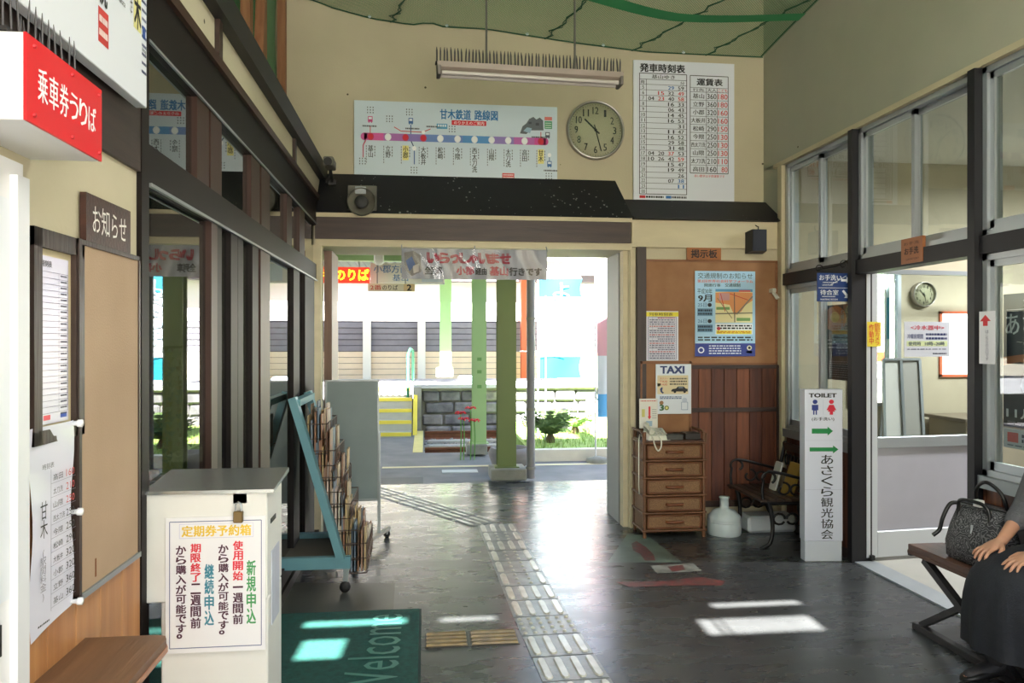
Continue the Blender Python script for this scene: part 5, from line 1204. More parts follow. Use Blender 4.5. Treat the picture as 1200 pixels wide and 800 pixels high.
# ================================================================ FURNITURE
# ---- rattan drawers
RAT = mat('rattan_cane', (118, 78, 50), .45, rgb2=(92, 58, 34), scale=14); WEAVE = mat('woven_rattan', (150, 114, 80), .7, rgb2=(116, 84, 56), scale=120, bump=.6, bscale=160)
p0 = fl(754, 630); p1 = fl(828, 626)
dw, dd, dh = 0.50, .30, .80
a = onY(754, 600, 5.72); b = onY(827, 600, 5.72); dw = b.x-a.x; dz = onY(790, 506, 5.72).z
t = thing('rattan_drawers', 'five-drawer woven rattan chest standing under the taxi notice', 'chest', (a.x, 5.72, 0))
D_ = .30
for x in (.012, dw-.012):
    for y in (.012, D_-.012): MB().tube([(x, y, 0), (x, y, dz if y > .1 else dz)], .014, 8).build('cane_post', RAT, t)
zs_ = [.055+(dz-.14)/5*k for k in range(6)]
for z in zs_:
    for y in (.004, D_-.004): MB().tube([(-.008, y, z), (dw+.008, y, z)], .010, 6).build('cane_rail', RAT, t)
    for x in (.0, dw): MB().tube([(x, 0, z), (x, D_, z)], .009, 6).build('cane_rail', RAT, t)
MB().box((.01, .02, .05), (.02, D_-.02, zs_[-1])).build('woven_side', WEAVE, t); MB().box((dw-.02, .02, .05), (dw-.01, D_-.02, zs_[-1])).build('woven_side', WEAVE, t)
MB().box((.01, D_-.02, .05), (dw-.01, D_-.01, zs_[-1])).build('woven_back', WEAVE, t)
MB().box((0, 0, zs_[-1]+.008), (dw, D_, zs_[-1]+.02)).build('top_shelf', mat('rattan_top_dark', (72, 44, 30), .35, vary=.1), t)
for k in range(5):
    z0, z1 = zs_[k]+.014, zs_[k+1]-.014
    dr = MB().box((.03, .01, z0), (dw-.03, D_-.03, z1)).build('drawer', WEAVE, t)
    for a_, b_ in (((.03, .0, z0), (.045, .012, z1)), ((dw-.045, 0, z0), (dw-.03, .012, z1)), ((.03, 0, z0), (dw-.03, .012, z0+.012)), ((.03, 0, z1-.012), (dw-.03, .012, z1))): MB().box(a_, b_, .003).build('drawer_frame', mat('rattan_frame_dark', (112, 66, 38), .5, vary=.1), dr)
    MB().tube([(dw*.37, .002, (z0+z1)/2), (dw*.38, -.016, (z0+z1)/2), (dw*.62, -.016, (z0+z1)/2), (dw*.63, .002, (z0+z1)/2)], .011, 8).build('handle', mat('rattan_handle', (116, 64, 34), .4), dr)
MB().tube([(-.0, .0, dz-.09), (-.0, .0, dz-.02), (.0, .08, dz), (.0, D_, dz)], .010, 6).build('top_hoop', RAT, t); MB().tube([(dw, .0, dz-.09), (dw, .0, dz-.02), (dw, .08, dz), (dw, D_, dz)], .010, 6).build('top_hoop', RAT, t)
ztop = zs_[-1]+.02
# things on the chest
OX = a.x
t = thing('telephone', 'small white telephone with a coiled cord on the rattan chest', 'telephone', (OX+.05, 5.74, ztop))
PHW = mat('phone_white', (216, 214, 200), .4)
MB().hexa([(.0, .0, .0), (.17, .0, .0), (.17, .19, 0), (0, .19, 0), (.01, .01, .03), (.16, .01, .03), (.16, .18, .075), (.01, .18, .075)]).build('base', PHW, t)
MB().tube([(.03, .02, .06), (.025, .06, .078), (.025, .13, .095), (.03, .17, .10)], [.022, .016, .016, .024], 10).build('handset', PHW, t)
kp = MB()
for i in range(3):
    for j in range(4): kp.box((.075+i*.026, .04+j*.03, .036+j*.008), (.092+i*.026, .058+j*.03, .048+j*.008))
tag(kp.build('keypad', mat('key_grey', (170, 170, 160), .5), t), kind='stuff')
MB().stube([(.03, .0, .03), (.035, -.03, -.03), (.06, -.035, -.075), (.085, -.03, -.05), (.09, -.02, .0), (.08, .0, .03)], .006, 6).build('cord', PHW, t)
MB().tube([(-.03, .1, .02), (-.055, .06, .04), (-.075, .02, .0), (-.078, .01, -.2), (-.075, .02, -.34), (-.06, .06, -.42)], .004, 6).build('cable', PHW, t)
t = board('phone_instructions', 'white card with a red arrow and small drawings behind the telephone', 'paper', Vector((OX+.035, 5.955, ztop+.07)), .15, .235, 0, mat('card_white', (220, 216, 206), .5), .003)
P_ = Print(60, 90, .15, .235); P_.rows(4, 5, 56, 9, 1, (200, 60, 60), 2.5, 1); P_.rect(30, 24, 36, 54, (210, 40, 50)).poly([(27, 54), (39, 54), (33, 64)], (210, 40, 50)).rect(8, 32, 18, 56, (196, 190, 110)).rect(22, 68, 42, 84, (150, 176, 196)).rows(42, 30, 56, 62, 5, (90, 90, 96), 1.5, 3); P_.add(t)
# 2 small boxes on top
o = MB().box((0, 0, 0), (.13, .1, .04), .004).build('card_box', mat('grey_box', (70, 70, 66), .6)); o.location = (OX+dw-.30, 5.74, ztop); tag(o, 'flat grey box on the chest, right of the telephone', 'box')
o = MB().box((0, 0, 0), (.12, .12, .05), .004).build('card_box', mat('dark_tin', (50, 44, 40), .4)); o.location = (OX+dw-.15, 5.75, ztop); tag(o, 'dark tin at the right end of the chest top', 'box')

# ---- white water jug on the floor
t = thing('water_canister', 'round white plastic canister with a narrow neck beside the rattan chest', 'canister', (fl(844, 622).x, 5.80, 0))
JW = mat('canister_plastic', (196, 206, 208), .4)
MB().lathe([(.125, 0), (.13, .012), (.13, .10), (.126, .105), (.13, .112), (.125, .14), (.085, .185), (.04, .20), (.034, .215), (.034, .275), (.04, .28), (.04, .292), (0, .294)], seg=28).build('body', JW, t)
MB().lathe([(.132, .098), (.134, .105), (.132, .112)], seg=28, cap=False).build('seam_ring', JW, t)
o = MB().box((-.2, -.10, 0), (.2, .1, .13), .02).build('foam_box', mat('foam_white', (206, 212, 216), .6)); o.location = (fl(905, 622).x-.02, 5.88, 0); tag(o, 'low white foam box under the dark iron bench', 'box')

# ---- black cast iron park bench along the right wall
t = thing('iron_bench', 'black cast iron bench with scrolled arms against the right wall', 'bench', (2.44, 5.31, 0))
t.scale = (1, .69, .86)
IRON = mat('black_iron', (24, 23, 24), .45, .4); SLW = wood('dark_bench_slat', (60, 42, 30), (40, 28, 22), .45, 'y')
BX = 0.; ylen = .90
def arc(cx, cz, r, a0, a1, y, n=10, rr=None): return [(cx+(r if rr is None else r+(rr-r)*k/n)*math.cos(R(a0+(a1-a0)*k/n)), y, cz+(r if rr is None else r+(rr-r)*k/n)*math.sin(R(a0+(a1-a0)*k/n))) for k in range(n+1)]
for y in (.03, ylen-.03):
    f = MB()
    f.stube([(-.02, y, .0), (.0, y, .012), (.05, y, .05), (.07, y, .16), (.06, y, .30), (.04, y, .39)], [.02, .018, .016, .016, .018, .02], 8)
    f.stube([(.46, y, .0), (.43, y, .012), (.38, y, .06), (.31, y, .18), (.28, y, .30), (.27, y, .39)], [.02, .018, .016, .016, .018, .02], 8)
    f.tube([(-.02, y, .40), (.1, y, .385), (.25, y, .38), (.38, y, .40)], .016, 8)
    f.build('leg_frame', IRON, t)
    f = MB(); f.tube(arc(.12, .25, .045, 0, 330, y), .010, 6); f.build('leg_scroll', IRON, t)
    f = MB(); f.tube(arc(.22, .25, .045, -150, 180, y), .010, 6); f.build('leg_scroll', IRON, t)
    f = MB(); f.tube([(.0, y, .40), (-.01, y, .5), (.0, y, .58)]+arc(.04, .60, .05, 200, -60, y), .011, 6); f.build('arm_scroll', IRON, t)
    f = MB(); f.stube([(.03, y, .655), (.12, y, .64), (.25, y, .60), (.37, y, .56), (.40, y, .5)], .013, 8); f.build('armrest', IRON, t)
    f = MB(); f.tube(arc(.15, .50, .06, 90, -230, y, 12, .03), .009, 6); f.build('arm_scroll', IRON, t)
    f = MB(); f.tube(arc(.25, .50, .05, 250, -60, y, 12, .025), .009, 6); f.build('arm_scroll', IRON, t)
    f = MB(); f.stube([(.33, y, .38), (.38, y, .5), (.44, y, .75), (.45, y, .82)], .016, 8); f.build('back_post', IRON, t)
for k in range(6): MB().box((-.03+k*.062, 0, .40), (.022+k*.062, ylen, .422), .004).build('seat_slat', SLW, t)
MB().box((.40, .0, .52), (.42, ylen, .58), .004).build('back_slat', SLW, t); MB().box((.435, .0, .74), (.455, ylen, .81), .004).build('back_slat', SLW, t)
f = MB()
for k in range(9): f.tube([(x_+.43, y_, z_) for x_, y_, z_ in [(.0, .1+k*.085+.035*math.cos(q*.7), .66+.05*math.sin(q*.7)) for q in range(10)]], .007, 5)
tag(f.build('back_casting', IRON, t), kind='stuff')
# magazine/book leaning on it
o = MB().hexa([(0, 0, 0), (0, .16, 0), (.02, .16, 0), (.02, 0, 0), (.08, 0, .23), (.08, .16, .23), (.10, .16, .23), (.10, 0, .23)]).build('booklet', mat('booklet_yellow', (150, 120, 50), .5)); o.location = (2.68, 5.40, .364); tag(o, 'yellowish booklet leaning on the iron bench back, behind the pillar sign', 'book')
o = MB().hexa([(0, 0, 0), (0, .10, 0), (.015, .10, 0), (.015, 0, 0), (.06, 0, .21), (.06, .10, .21), (.075, .10, .21), (.075, 0, .21)]).build('booklet', mat('booklet_white', (196, 196, 190), .5)); o.location = (2.66, 5.62, .364); tag(o, 'narrow white booklet leaning on the iron bench back', 'book')

# ---- glass door of the side room, standing open
hin = Vector((XR+.06, 4.925, 0)); aD = math.atan2(0, 1)+R(6.0)
t = thing('glass_door', 'silver framed glass door standing open into the side room', 'door', tuple(hin), aD)
LW, LH = .96, 2.0; SW = .085
MB().box((0, 0, .03), (SW, .04, LH), .003).build('stile', mat('white_aluminium', (206, 210, 214), .4, .3), t)
MB().box((LW-SW, 0, .03), (LW, .04, LH), .003).build('stile', ALU, t)
zr0 = EYE-(526-HOR)*5.22/FPX; zr1 = EYE-(513-HOR)*5.22/FPX; zb = EYE-(624-HOR)*5.22/FPX
MB().box((SW, 0, zr0), (LW-SW, .04, zr1), .003).build('middle_rail', ALU, t)
MB().box((SW, 0, .03), (LW-SW, .04, zb), .003).build('bottom_rail', MATS['white_aluminium'], t)
MB().box((SW, 0, LH-.03), (LW-SW, .04, LH)).build('top_rail', ALU, t)
MB().box((SW, .015, zb), (LW-SW, .025, zr0)).build('kick_panel', mat('grey_lilac_panel', (172, 170, 178), .6, vary=.03), t)
MB().box((SW, .017, zr1), (LW-SW, .022, LH-.03)).build('pane', GLASS, t)
MB().box((.02, -.02, .02), (.05, .0, .05)).build('pivot', BLACK, t)
MB().box((LW-.06, -.04, .95), (LW-.03, .0, 1.15)).build('handle', ALU, t)
def on_door(px0, py0, px1, py1):
    inv = root_matrix(t).inverted(); y_ = -.002; out = []
    for px, py in ((px0, py1), (px1, py0)):
        d = Vector(ray(px, py)); O = Vector((0, 0, EYE)); n = Vector((-math.sin(aD), math.cos(aD), 0)); k = (hin-O).dot(n)/d.dot(n); out.append(inv@(O+d*k))
    return out
door = t
q = on_door(1009, 377, 1025, 406)
s_ = MB().box((0, 0, 0), (q[1].x-q[0].x, .003, q[1].z-q[0].z)).build('security_sheet', mat('yellow_sheet', (226, 206, 60), .5)); s_.matrix_world = root_matrix(door) @ Matrix.Translation((max(.001, q[0].x), -.004, q[0].z)); RM[s_.name] = s_.matrix_world.copy()
tag(s_, 'small yellow sheet with red letters taped to the glass door stile', 'paper'); w2, h2 = q[1].x-q[0].x, q[1].z-q[0].z
P_ = Print(16, 32, w2, h2); P_.text('防犯カメラ', 8.5, 2, 14.5, 30, (206, 50, 40), .02, True).text('作動中', 2, 3, 7.5, 29, (206, 50, 40), .02, True); P_.add(s_)
q = on_door(1061, 377, 1114, 418)
s_ = MB().box((0, 0, 0), (q[1].x-q[0].x, .003, q[1].z-q[0].z)).build('cooling_notice', mat('notice_grey_white', (204, 206, 212), .35)); s_.matrix_world = root_matrix(door) @ Matrix.Translation((q[0].x, .010, q[0].z)); RM[s_.name] = s_.matrix_world.copy()
tag(s_, 'white sheet about air conditioning times taped to the door glass', 'notice'); w2, h2 = q[1].x-q[0].x, q[1].z-q[0].z
P_ = Print(160, 120, w2, h2); P_.text('<冷水器中>', 22, 12, 140, 28, (200, 60, 80), .02).text('冷暖房期間', 10, 42, 66, 58, (40, 50, 100), .01).rows(76, 38, 150, 48, 1, (40, 50, 100), 7, 4).rows(76, 52, 150, 62, 1, (40, 50, 100), 7, 5).rect(8, 66, 152, 84, (206, 216, 160)).text('使用時', 14, 68, 58, 82, (40, 50, 100), .01, lay=2).text('10時~20時', 72, 68, 142, 82, (40, 50, 100), .01).rows(10, 90, 150, 98, 1, (110, 110, 130), 3, 8).rows(100, 106, 150, 112, 1, (60, 60, 80), 4, 2); P_.add(s_)
# threshold of the doorway
a = fl(1018, 664); MB().box((XR-.03, 3.82, 0), (XR+.12, 4.92, .012)).build('threshold', ALU, wr); sbox('floor_room', mat('pale_room_floor', (168, 166, 158), .45, vary=.05), (XR+.12, .5, 0), (9, 6.2, .006))

# ---- newspaper/brochure rack on castors, blue-green frame
RK = mat('rack_blue_green', (104, 150, 162), .45, vary=.05)
ya, yb2 = 4.70, 5.30
tl_ = onY(343, 466, ya); br = onY(400, 676, ya)
t = thing('brochure_rack', 'blue-green slanted brochure rack on castors full of thin pamphlets', 'rack', (br.x, ya, 0))
inv = lambda p: (p.x-br.x, p.y-ya, p.z)
T_ = Vector((tl_.x-br.x, 0, tl_.z)); B_ = Vector((0, 0, .20)); D_r = yb2-ya
for y in (0, D_r):
    up_ = Vector((0, y, 0)); s_ = MB().bar(T_+up_, B_+up_, .045, .085, (0, 1, 0)); s_.build('side_rail', RK, t)
    MB().box((-.50, y-.02, .145), (.055, y+.025, .215)).build('base_rail', RK, t)
MB().box((-.50, 0, .15), (-.45, D_r, .21)).build('cross_rail', RK, t); MB().bar(T_+Vector((.02, 0, -.03)), T_+Vector((.02, D_r, -.03)), .05, .04).build('cross_rail', RK, t)
MB().box((-.5, .03, .17), (.02, D_r-.03, .185)).build('base_board', mat('rack_board', (92, 84, 74), .6), t)
dirn = (B_-T_).normalized()
for f_ in (.16, .84): 
    q = T_+(B_-T_)*f_; MB().lathe([(.008, 0), (.008, -.004), (0, -.005)], (q.x, -.024, q.z), 8, 'y').build('bolt', BLACK, t)
def castor(parent, x, y, z, r=.028):
    c_ = MB().box((x-.02, y-.02, z-.012), (x+.02, y+.02, z)).bar((x, y, z), (x-.008, y, r), .03, .012).build('castor_fork', ALUD, parent)
    MB().lathe([(r*.3, -.013), (r, -.011), (r, .011), (r*.3, .013)], (x-.008, y, r), 16, 'y').build('wheel', mat('castor_rubber', (26, 25, 25), .6), c_)
for x in (-.46, .03):
    for y in (0, D_r): castor(t, x, y, .145, .033)
WIRE = mat('wire_brown', (84, 66, 58), .4, .5)
PAPC = [(186, 166, 140), (160, 138, 116), (206, 196, 180), (142, 100, 76), (120, 128, 140), (176, 150, 108), (196, 176, 166), (96, 110, 126), (150, 116, 96)]
rd = random.Random(12); tiers = 6; ORD = ['first', 'second', 'third', 'fourth', 'fifth', 'sixth']; TI = ['top', 'second', 'third', 'fourth', 'fifth', 'bottom']
for k in range(tiers):
    f_ = (k+.2)/tiers; q = T_+(B_-T_)*f_; x0 = q.x+.055; z0 = q.z-.33+.02
    z0 = max(z0, .10); wx = .13
    pk = MB()
    for zz in (z0+.0, z0+.09, z0+.18):
        pk.tube([(x0, .035, zz), (x0+wx, .035, zz), (x0+wx, D_r-.035, zz), (x0, D_r-.035, zz)], .0035, 5)
    for j in range(9):
        y = .035+(D_r-.07)*j/8; pk.tube([(x0+wx, y, z0+.18), (x0+wx, y, z0), (x0, y, z0)], .003, 4)
    tag(pk.build('wire_pocket', WIRE, t), kind='stuff')
    for s in range(4):
        y0 = .05+s*(D_r-.10)/4; y = y0; wd = (D_r-.14)/4
        for j in range(rd.choice((4, 5, 6))):
            xx = x0+.014+j*.020; hh = rd.uniform(.20, .31); ln = rd.uniform(-.003, .003); c = rd.choice(PAPC); th = rd.uniform(.006, .013)
            o = MB().hexa([(xx, y0, z0+.008), (xx+th, y0, z0+.008), (xx+th, y0+wd, z0+.008), (xx, y0+wd, z0+.008), (xx+ln, y0, z0+hh), (xx+th+ln, y0, z0+hh), (xx+th+ln, y0+wd, z0+hh), (xx+ln, y0+wd, z0+hh)]).build('pamphlet', mat('pamphlet_%d_%d_%d' % c, c, .6, vary=.12, scale=30))
            o.location = (br.x, ya, 0); tag(o, '%s pamphlet, %s from the left in the %s stack of the rack\'s %s tier' % ({(186, 166, 140): 'sand', (160, 138, 116): 'tan', (206, 196, 180): 'cream', (142, 100, 76): 'brown', (120, 128, 140): 'grey', (176, 150, 108): 'buff', (196, 176, 166): 'pinkish', (96, 110, 126): 'slate', (150, 116, 96): 'russet'}[c], ORD[j], ('nearest', 'second', 'third', 'farthest')[s], TI[k]), 'pamphlet', 'pamphlets in the blue-green rack')

# ---- grey partition boards on castors
PG = mat('grey_partition_panel', (128, 140, 142), .6, vary=.04); 
def partition(label, px0, px1, py0, py1, Y, rz, foot=True):
    a = onY(px0, py1, Y); b = onY(px1, py0, Y); w_ = b.x-a.x
    t = thing('partition_board', label, 'partition', (a.x, Y, 0), rz)
    MB().box((.008, .005, a.z), (w_-.008, .025, b.z-.008)).build('panel', PG, t)
    for q in (((0, 0, a.z-.01), (.012, .03, b.z)), ((w_-.012, 0, a.z-.01), (w_, .03, b.z)), ((0, 0, b.z-.012), (w_, .03, b.z)), ((0, 0, a.z-.01), (w_, .03, a.z+.006))): MB().box(*q).build('frame', ALUD, t)
    for x in ((.0, w_) if foot else ()):
        MB().box((x-.012, .0, .075), (x+.012, .03, a.z+.5)).build('leg', ALUD, t)
        MB().bar((x-.07*(1 if x else 1), -.18, .068), (x+.07, .20, .068), .035, .022).build('foot_bar', mat('foot_bar_cream', (180, 172, 160), .5), t)
        castor(t, x-.065, -.17, .06, .025); castor(t, x+.065, .19, .06, .025)
    return t
partition('grey partition board on castors behind the brochure rack', 381, 444, 445, 587, 5.78, .04)
# ---- flat dark green-grey bin behind the glass
# ================================================================ WOODEN BENCH, BAG, SEATED WOMAN (right front)
BW = wood('bench_seat_wood', (96, 64, 50), (70, 46, 38), .35, 'y', 4); BD = mat('bench_dark_frame', (40, 38, 40), .5, vary=.1)
SZ = .44
f0 = fl(1078, 727); yA, yB = 3.79, 2.10
xF = 2.53
t = thing('wooden_bench', 'long brown wooden bench on crossed dark legs along the right wall', 'bench', (xF, yB, 0))
MB().box((0, 0, SZ-.035), (.20, yA-yB, SZ), .004).build('seat_board', BW, t); MB().box((.205, 0, SZ-.035), (.36, yA-yB, SZ), .004).build('seat_board', BW, t)
MB().box((-.004, .0, SZ-.05), (.02, yA-yB, SZ-.03), .003).build('apron', mat('bench_edge_wood', (84, 58, 46), .5, vary=.1), t); MB().box((.0, yA-yB-.02, SZ-.06), (.36, yA-yB, SZ-.03)).build('apron', BD, t)
for x in (.03, .33):
    MB().bar((x, yA-yB-.10, SZ-.06), (x, yA-yB-.72, .03), .035, .035, (1, 0, 0)).build('leg', BD, t); MB().bar((x+.01, yA-yB-.06, .03), (x+.01, yA-yB-.60, SZ-.06), .03, .03, (1, 0, 0)).build('leg', BD, t)
    MB().bar((x, .70, SZ-.06), (x, .10, .03), .035, .035, (1, 0, 0)).build('leg', BD, t); MB().bar((x+.01, .12, .03), (x+.01, .62, SZ-.06), .03, .03, (1, 0, 0)).build('leg', BD, t)
    MB().box((x-.022, yA-yB-.74, 0), (x+.022, yA-yB-.02, .035), .004).build('floor_rail', BD, t); MB().box((x-.022, .05, 0), (x+.022, .74, .035), .004).build('floor_rail', BD, t)
MB().box((.345, .1, .0), (.385, .14, .64)).build('back_post', BD, t); MB().box((.345, yA-yB-.10, .0), (.385, yA-yB-.05, .66)).build('back_post', BD, t)
MB().box((.335, .0, .50), (.36, yA-yB-.02, .67), .004).build('back_board', mat('bench_back_board', (54, 48, 50), .5, vary=.08), t)

# ---- patterned handbag
def bag_mat():
    m = mat('scroll_pattern_fabric', (90, 90, 92), .6); nt = m.node_tree; b = nt.nodes['Principled BSDF']; L = nt.links
    tc = nt.nodes.new('ShaderNodeTexCoord'); n = nt.nodes.new('ShaderNodeTexNoise'); n.inputs['Scale'].default_value = 38; n.inputs['Detail'].default_value = 0; L.new(tc.outputs['Object'], n.inputs[0])
    mu = nt.nodes.new('ShaderNodeMath'); mu.operation = 'MULTIPLY'; mu.inputs[1].default_value = 34; L.new(n.outputs[0], mu.inputs[0])
    si = nt.nodes.new('ShaderNodeMath'); si.operation = 'SINE'; L.new(mu.outputs[0], si.inputs[0])
    r = nt.nodes.new('ShaderNodeValToRGB'); r.color_ramp.elements[0].position = .35; r.color_ramp.elements[1].position = .55
    r.color_ramp.elements[0].color = lin((46, 46, 50))+(1,); r.color_ramp.elements[1].color = lin((112, 112, 114))+(1,)
    L.new(si.outputs[0], r.inputs[0]); L.new(r.outputs[0], b.inputs['Base Color']); return m
t = thing('handbag', 'grey scroll-patterned handbag with black handles on the bench beside the woman', 'bag', (2.67, 3.42, SZ), .15)
rg = []
for z, sx, sy in ((.0, .095, .15), (.015, .108, .165), (.08, .112, .172), (.16, .095, .160), (.23, .062, .142), (.265, .04, .135)):
    rg.append([(sx*math.copysign(abs(math.cos(a))**.7, math.cos(a))+.006*math.sin(5*a+z*20), sy*math.copysign(abs(math.sin(a))**.8, math.sin(a)), z) for a in [6.2832*k/28 for k in range(28)]])
MB().loft(rg).build('bag_body', bag_mat(), t)
LEA = mat('black_leather', (20, 19, 20), .35)
MB().tube([(.0, .136, .262), (.0, -.136, .262)], .010, 8).build('zip_rim', LEA, t)
for s_ in (-1, 1):
    MB().stube([(s_*.06, .09, .17), (s_*.055, .088, .25), (s_*.035+(-.03 if s_ < 0 else 0), .07, .34 if s_ > 0 else .29), (s_*.02-(.05 if s_ < 0 else 0), .0, .385 if s_ > 0 else .30), (s_*.035-(.03 if s_ < 0 else 0), -.07, .34 if s_ > 0 else .29), (s_*.055, -.088, .25), (s_*.06, -.09, .17)], .009, 8).build('handle', LEA, t)
MB().stube([(0, .136, .262), (-.03, .165, .25), (-.06, .18, .18), (-.07, .19, .12), (-.10, .20, .09)], .010, 8).build('side_strap', LEA, t)
MB().box((-.05, -.03, .272), (-.02, .01, .305), .002).build('white_tag', mat('tag_white', (226, 226, 226), .5), t)
MB().tube([(-.085, -.02, .19), (-.09, -.02, .15)], .006, 6).build('zip_pull', ALU, t)

# ---- woman
SKIN = mat('skin', (186, 138, 112), .5, vary=.05, scale=20)
SKIN.node_tree.nodes['Principled BSDF'].inputs['Subsurface Weight'].default_value = .08
SKIN.node_tree.nodes['Principled BSDF'].inputs['Subsurface Radius'].default_value = (.02, .008, .004)
W = thing('person', 'seated woman in a grey knit top and long dark skirt, hands on her knees', 'person', (2.8, 3.0, 0))
def V(*a): return Vector(a)
def static(o, mods):
    """apply modifiers once so that the mesh is plain"""
    for ty, kw in mods:
        m_ = o.modifiers.new(ty, ty)
        for k_, v_ in kw.items(): setattr(m_, k_, v_)
    dg = bpy.context.evaluated_depsgraph_get(); dg.update()
    me = bpy.data.meshes.new_from_object(o.evaluated_get(dg)); o.modifiers.clear(); o.data = me
    for p_ in me.polygons: p_.use_smooth = True
    return o
def chain(mb, pts, rs, n=5, seg=12):
    """smooth tapered limb through joints, round at both ends"""
    P_ = []; Q_ = []
    for i in range(len(pts)-1):
        for k in range(n):
            s_ = k/n; P_.append(pts[i].lerp(pts[i+1], s_)); Q_.append(rs[i]+(rs[i+1]-rs[i])*s_)
    P_.append(pts[-1]); Q_.append(rs[-1])
    d0 = (P_[0]-P_[1]).normalized(); d1 = (P_[-1]-P_[-2]).normalized()
    a = [P_[0]+d0*Q_[0]*c for c in (.95, .7, .35)]; ar = [Q_[0]*c for c in (.3, .7, .93)]
    b = [P_[-1]+d1*Q_[-1]*c for c in (.35, .7, .95)]; br_ = [Q_[-1]*c for c in (.93, .7, .3)]
    mb.tube(a+P_+b, ar+Q_+br_, seg)
def ell(mb, c, r, seg=20, rings=10, rot=None):
    vs = []; 
    rr = [[(r[0]*math.sin(math.pi*i/rings)*math.cos(6.2832*k/seg), r[1]*math.sin(math.pi*i/rings)*math.sin(6.2832*k/seg), r[2]*math.cos(math.pi*i/rings)) for k in range(seg)] for i in range(rings+1)]
    M_ = Matrix.Translation(Vector(c)) @ (rot.to_4x4() if rot else Matrix.Identity(4))
    rr = [[tuple(M_ @ Vector(p_)) for p_ in g_] for g_ in rr]; rr[0] = [tuple(M_ @ Vector((r[0]*.01*math.cos(6.28*k/seg), r[1]*.01*math.sin(6.28*k/seg), r[2]))) for k in range(seg)]; rr[-1] = [tuple(M_ @ Vector((r[0]*.01*math.cos(6.28*k/seg), r[1]*.01*math.sin(6.28*k/seg), -r[2]))) for k in range(seg)]
    mb.loft(rr)
hipc = V(2.80, 3.0, .54)
J = {'R': dict(sh=V(2.785, 3.165, .99), el=V(2.73, 3.225, .745), wr=V(2.535, 3.13, .625), hip=V(2.80, 3.09, .54), kn=V(2.43, 3.10, .50), an=V(2.52, 3.15, .09)),
     'L': dict(sh=V(2.785, 2.775, .99), el=V(2.73, 2.775, .745), wr=V(2.53, 2.93, .625), hip=V(2.80, 2.91, .54), kn=V(2.43, 2.90, .50), an=V(2.56, 2.90, .09))}
bd = MB()
# torso, neck, head
tor = []
for z, cx, rx, ry in ((.46, 2.75, .10, .15), (.54, 2.75, .11, .175), (.64, 2.765, .115, .155), (.74, 2.775, .105, .14), (.86, 2.78, .115, .15), (.95, 2.785, .105, .165), (1.01, 2.785, .07, .12), (1.04, 2.785, .05, .06)):
    tor.append([(cx+rx*math.cos(6.2832*k/20), 3.0+ry*math.sin(6.2832*k/20), z) for k in range(20)])
bd.loft(tor)
chain(bd, [V(2.785, 3, 1.0), V(2.775, 3, 1.07), V(2.765, 3, 1.13)], [.055, .045, .045])
ell(bd, (2.745, 3.0, 1.20), (.095, .075, .115)); ell(bd, (2.72, 3.0, 1.15), (.06, .052, .06)); ell(bd, (2.655, 3.0, 1.185), (.012, .011, .019))
for s_ in (-1, 1): ell(bd, (2.76, 3.0+s_*.076, 1.19), (.018, .010, .03)); ell(bd, (2.66, 3.0+s_*.03, 1.165), (.02, .02, .018))
ell(bd, (2.657, 3.0, 1.145), (.012, .022, .007))
for q in J.values():
    chain(bd, [q['sh'], q['el'], q['wr']], [.045, .036, .024]); chain(bd, [q['hip'], q['kn'], q['an']], [.068, .038, .032])
    ft = q['an']; chain(bd, [ft+V(.02, 0, -.02), ft+V(-.07, 0, -.055), ft+V(-.13, 0, -.065)], [.034, .03, .022])
def hand(mb, wr, dirn, side, spread):
    """wr: wrist; dirn: towards fingertips (slightly down); side: +1 if the thumb leaves to -Y"""
    d = dirn.normalized(); s_ = V(0, -side, 0)-d*V(0, -side, 0).dot(d); s_.normalize(); n_ = d.cross(s_); n_ = n_ if n_.z > 0 else -n_
    palm = []
    for k, (l_, wd, th) in enumerate(((-.015, .023, .017), (.01, .026, .016), (.035, .036, .016), (.06, .040, .015), (.08, .038, .012), (.088, .032, .008))):
        palm.append([tuple(wr+d*l_+s_*wd*math.cos(6.2832*j/16)+n_*th*math.sin(6.2832*j/16)-V(0, 0, 0)) for j in range(16)])
    mb.loft(palm)
    for k, (off, L_, r_) in enumerate(((.028, .068, .0085), (.0095, .076, .0088), (-.0095, .070, .0084), (-.027, .056, .0074))):
        base = wr+d*.072+s_*off; dd = (d+s_*off*spread).normalized()
        a1 = base+dd*L_*.42+n_*.004; a2 = a1+(dd-n_*.32).normalized()*L_*.32; a3 = a2+(dd-n_*.75).normalized()*L_*.26
        chain(mb, [base, a1, a2, a3], [r_*1.06, r_, r_*.93, r_*.78], 3, 10)
    tb = wr+d*.022+s_*.022-n_*.004; t1 = tb+(d*.55+s_*.8).normalized()*.036; t2 = t1+(d*.9+s_*.4-n_*.2).normalized()*.03; t3 = t2+(d-n_*.3).normalized()*.022
    chain(mb, [tb, t1, t2, t3], [.014, .0115, .010, .0085], 3, 10)
    return d, s_, n_
hand(bd, J['R']['wr']+V(-.005, 0, 0), V(-1, -.02, -.52), 1, 9); hand(bd, J['L']['wr']+V(-.005, 0, 0), V(-1, .10, -.52), -1, 9)
body = bd.build('body', SKIN, W, world=True)
static(body, [('REMESH', dict(mode='VOXEL', voxel_size=.0036)), ('SMOOTH', dict(factor=.6, iterations=4))])
# face details and hair
for s_ in (-1, 1): e_ = MB(); ell(e_, (2.657, 3.0+s_*.03, 1.205), (.009, .013, .006), 12, 6); e_.build('eye', BLACK, W, world=True)
hr = MB(); ell(hr, (2.775, 3.0, 1.235), (.098, .090, .105), 24, 12); ell(hr, (2.81, 3.0, 1.17), (.065, .085, .10), 20, 10); hr.build('hair', mat('dark_grey_hair', (52, 48, 48), .6, vary=.2, scale=60, stretch=(1, 1, .1)), W, world=True)
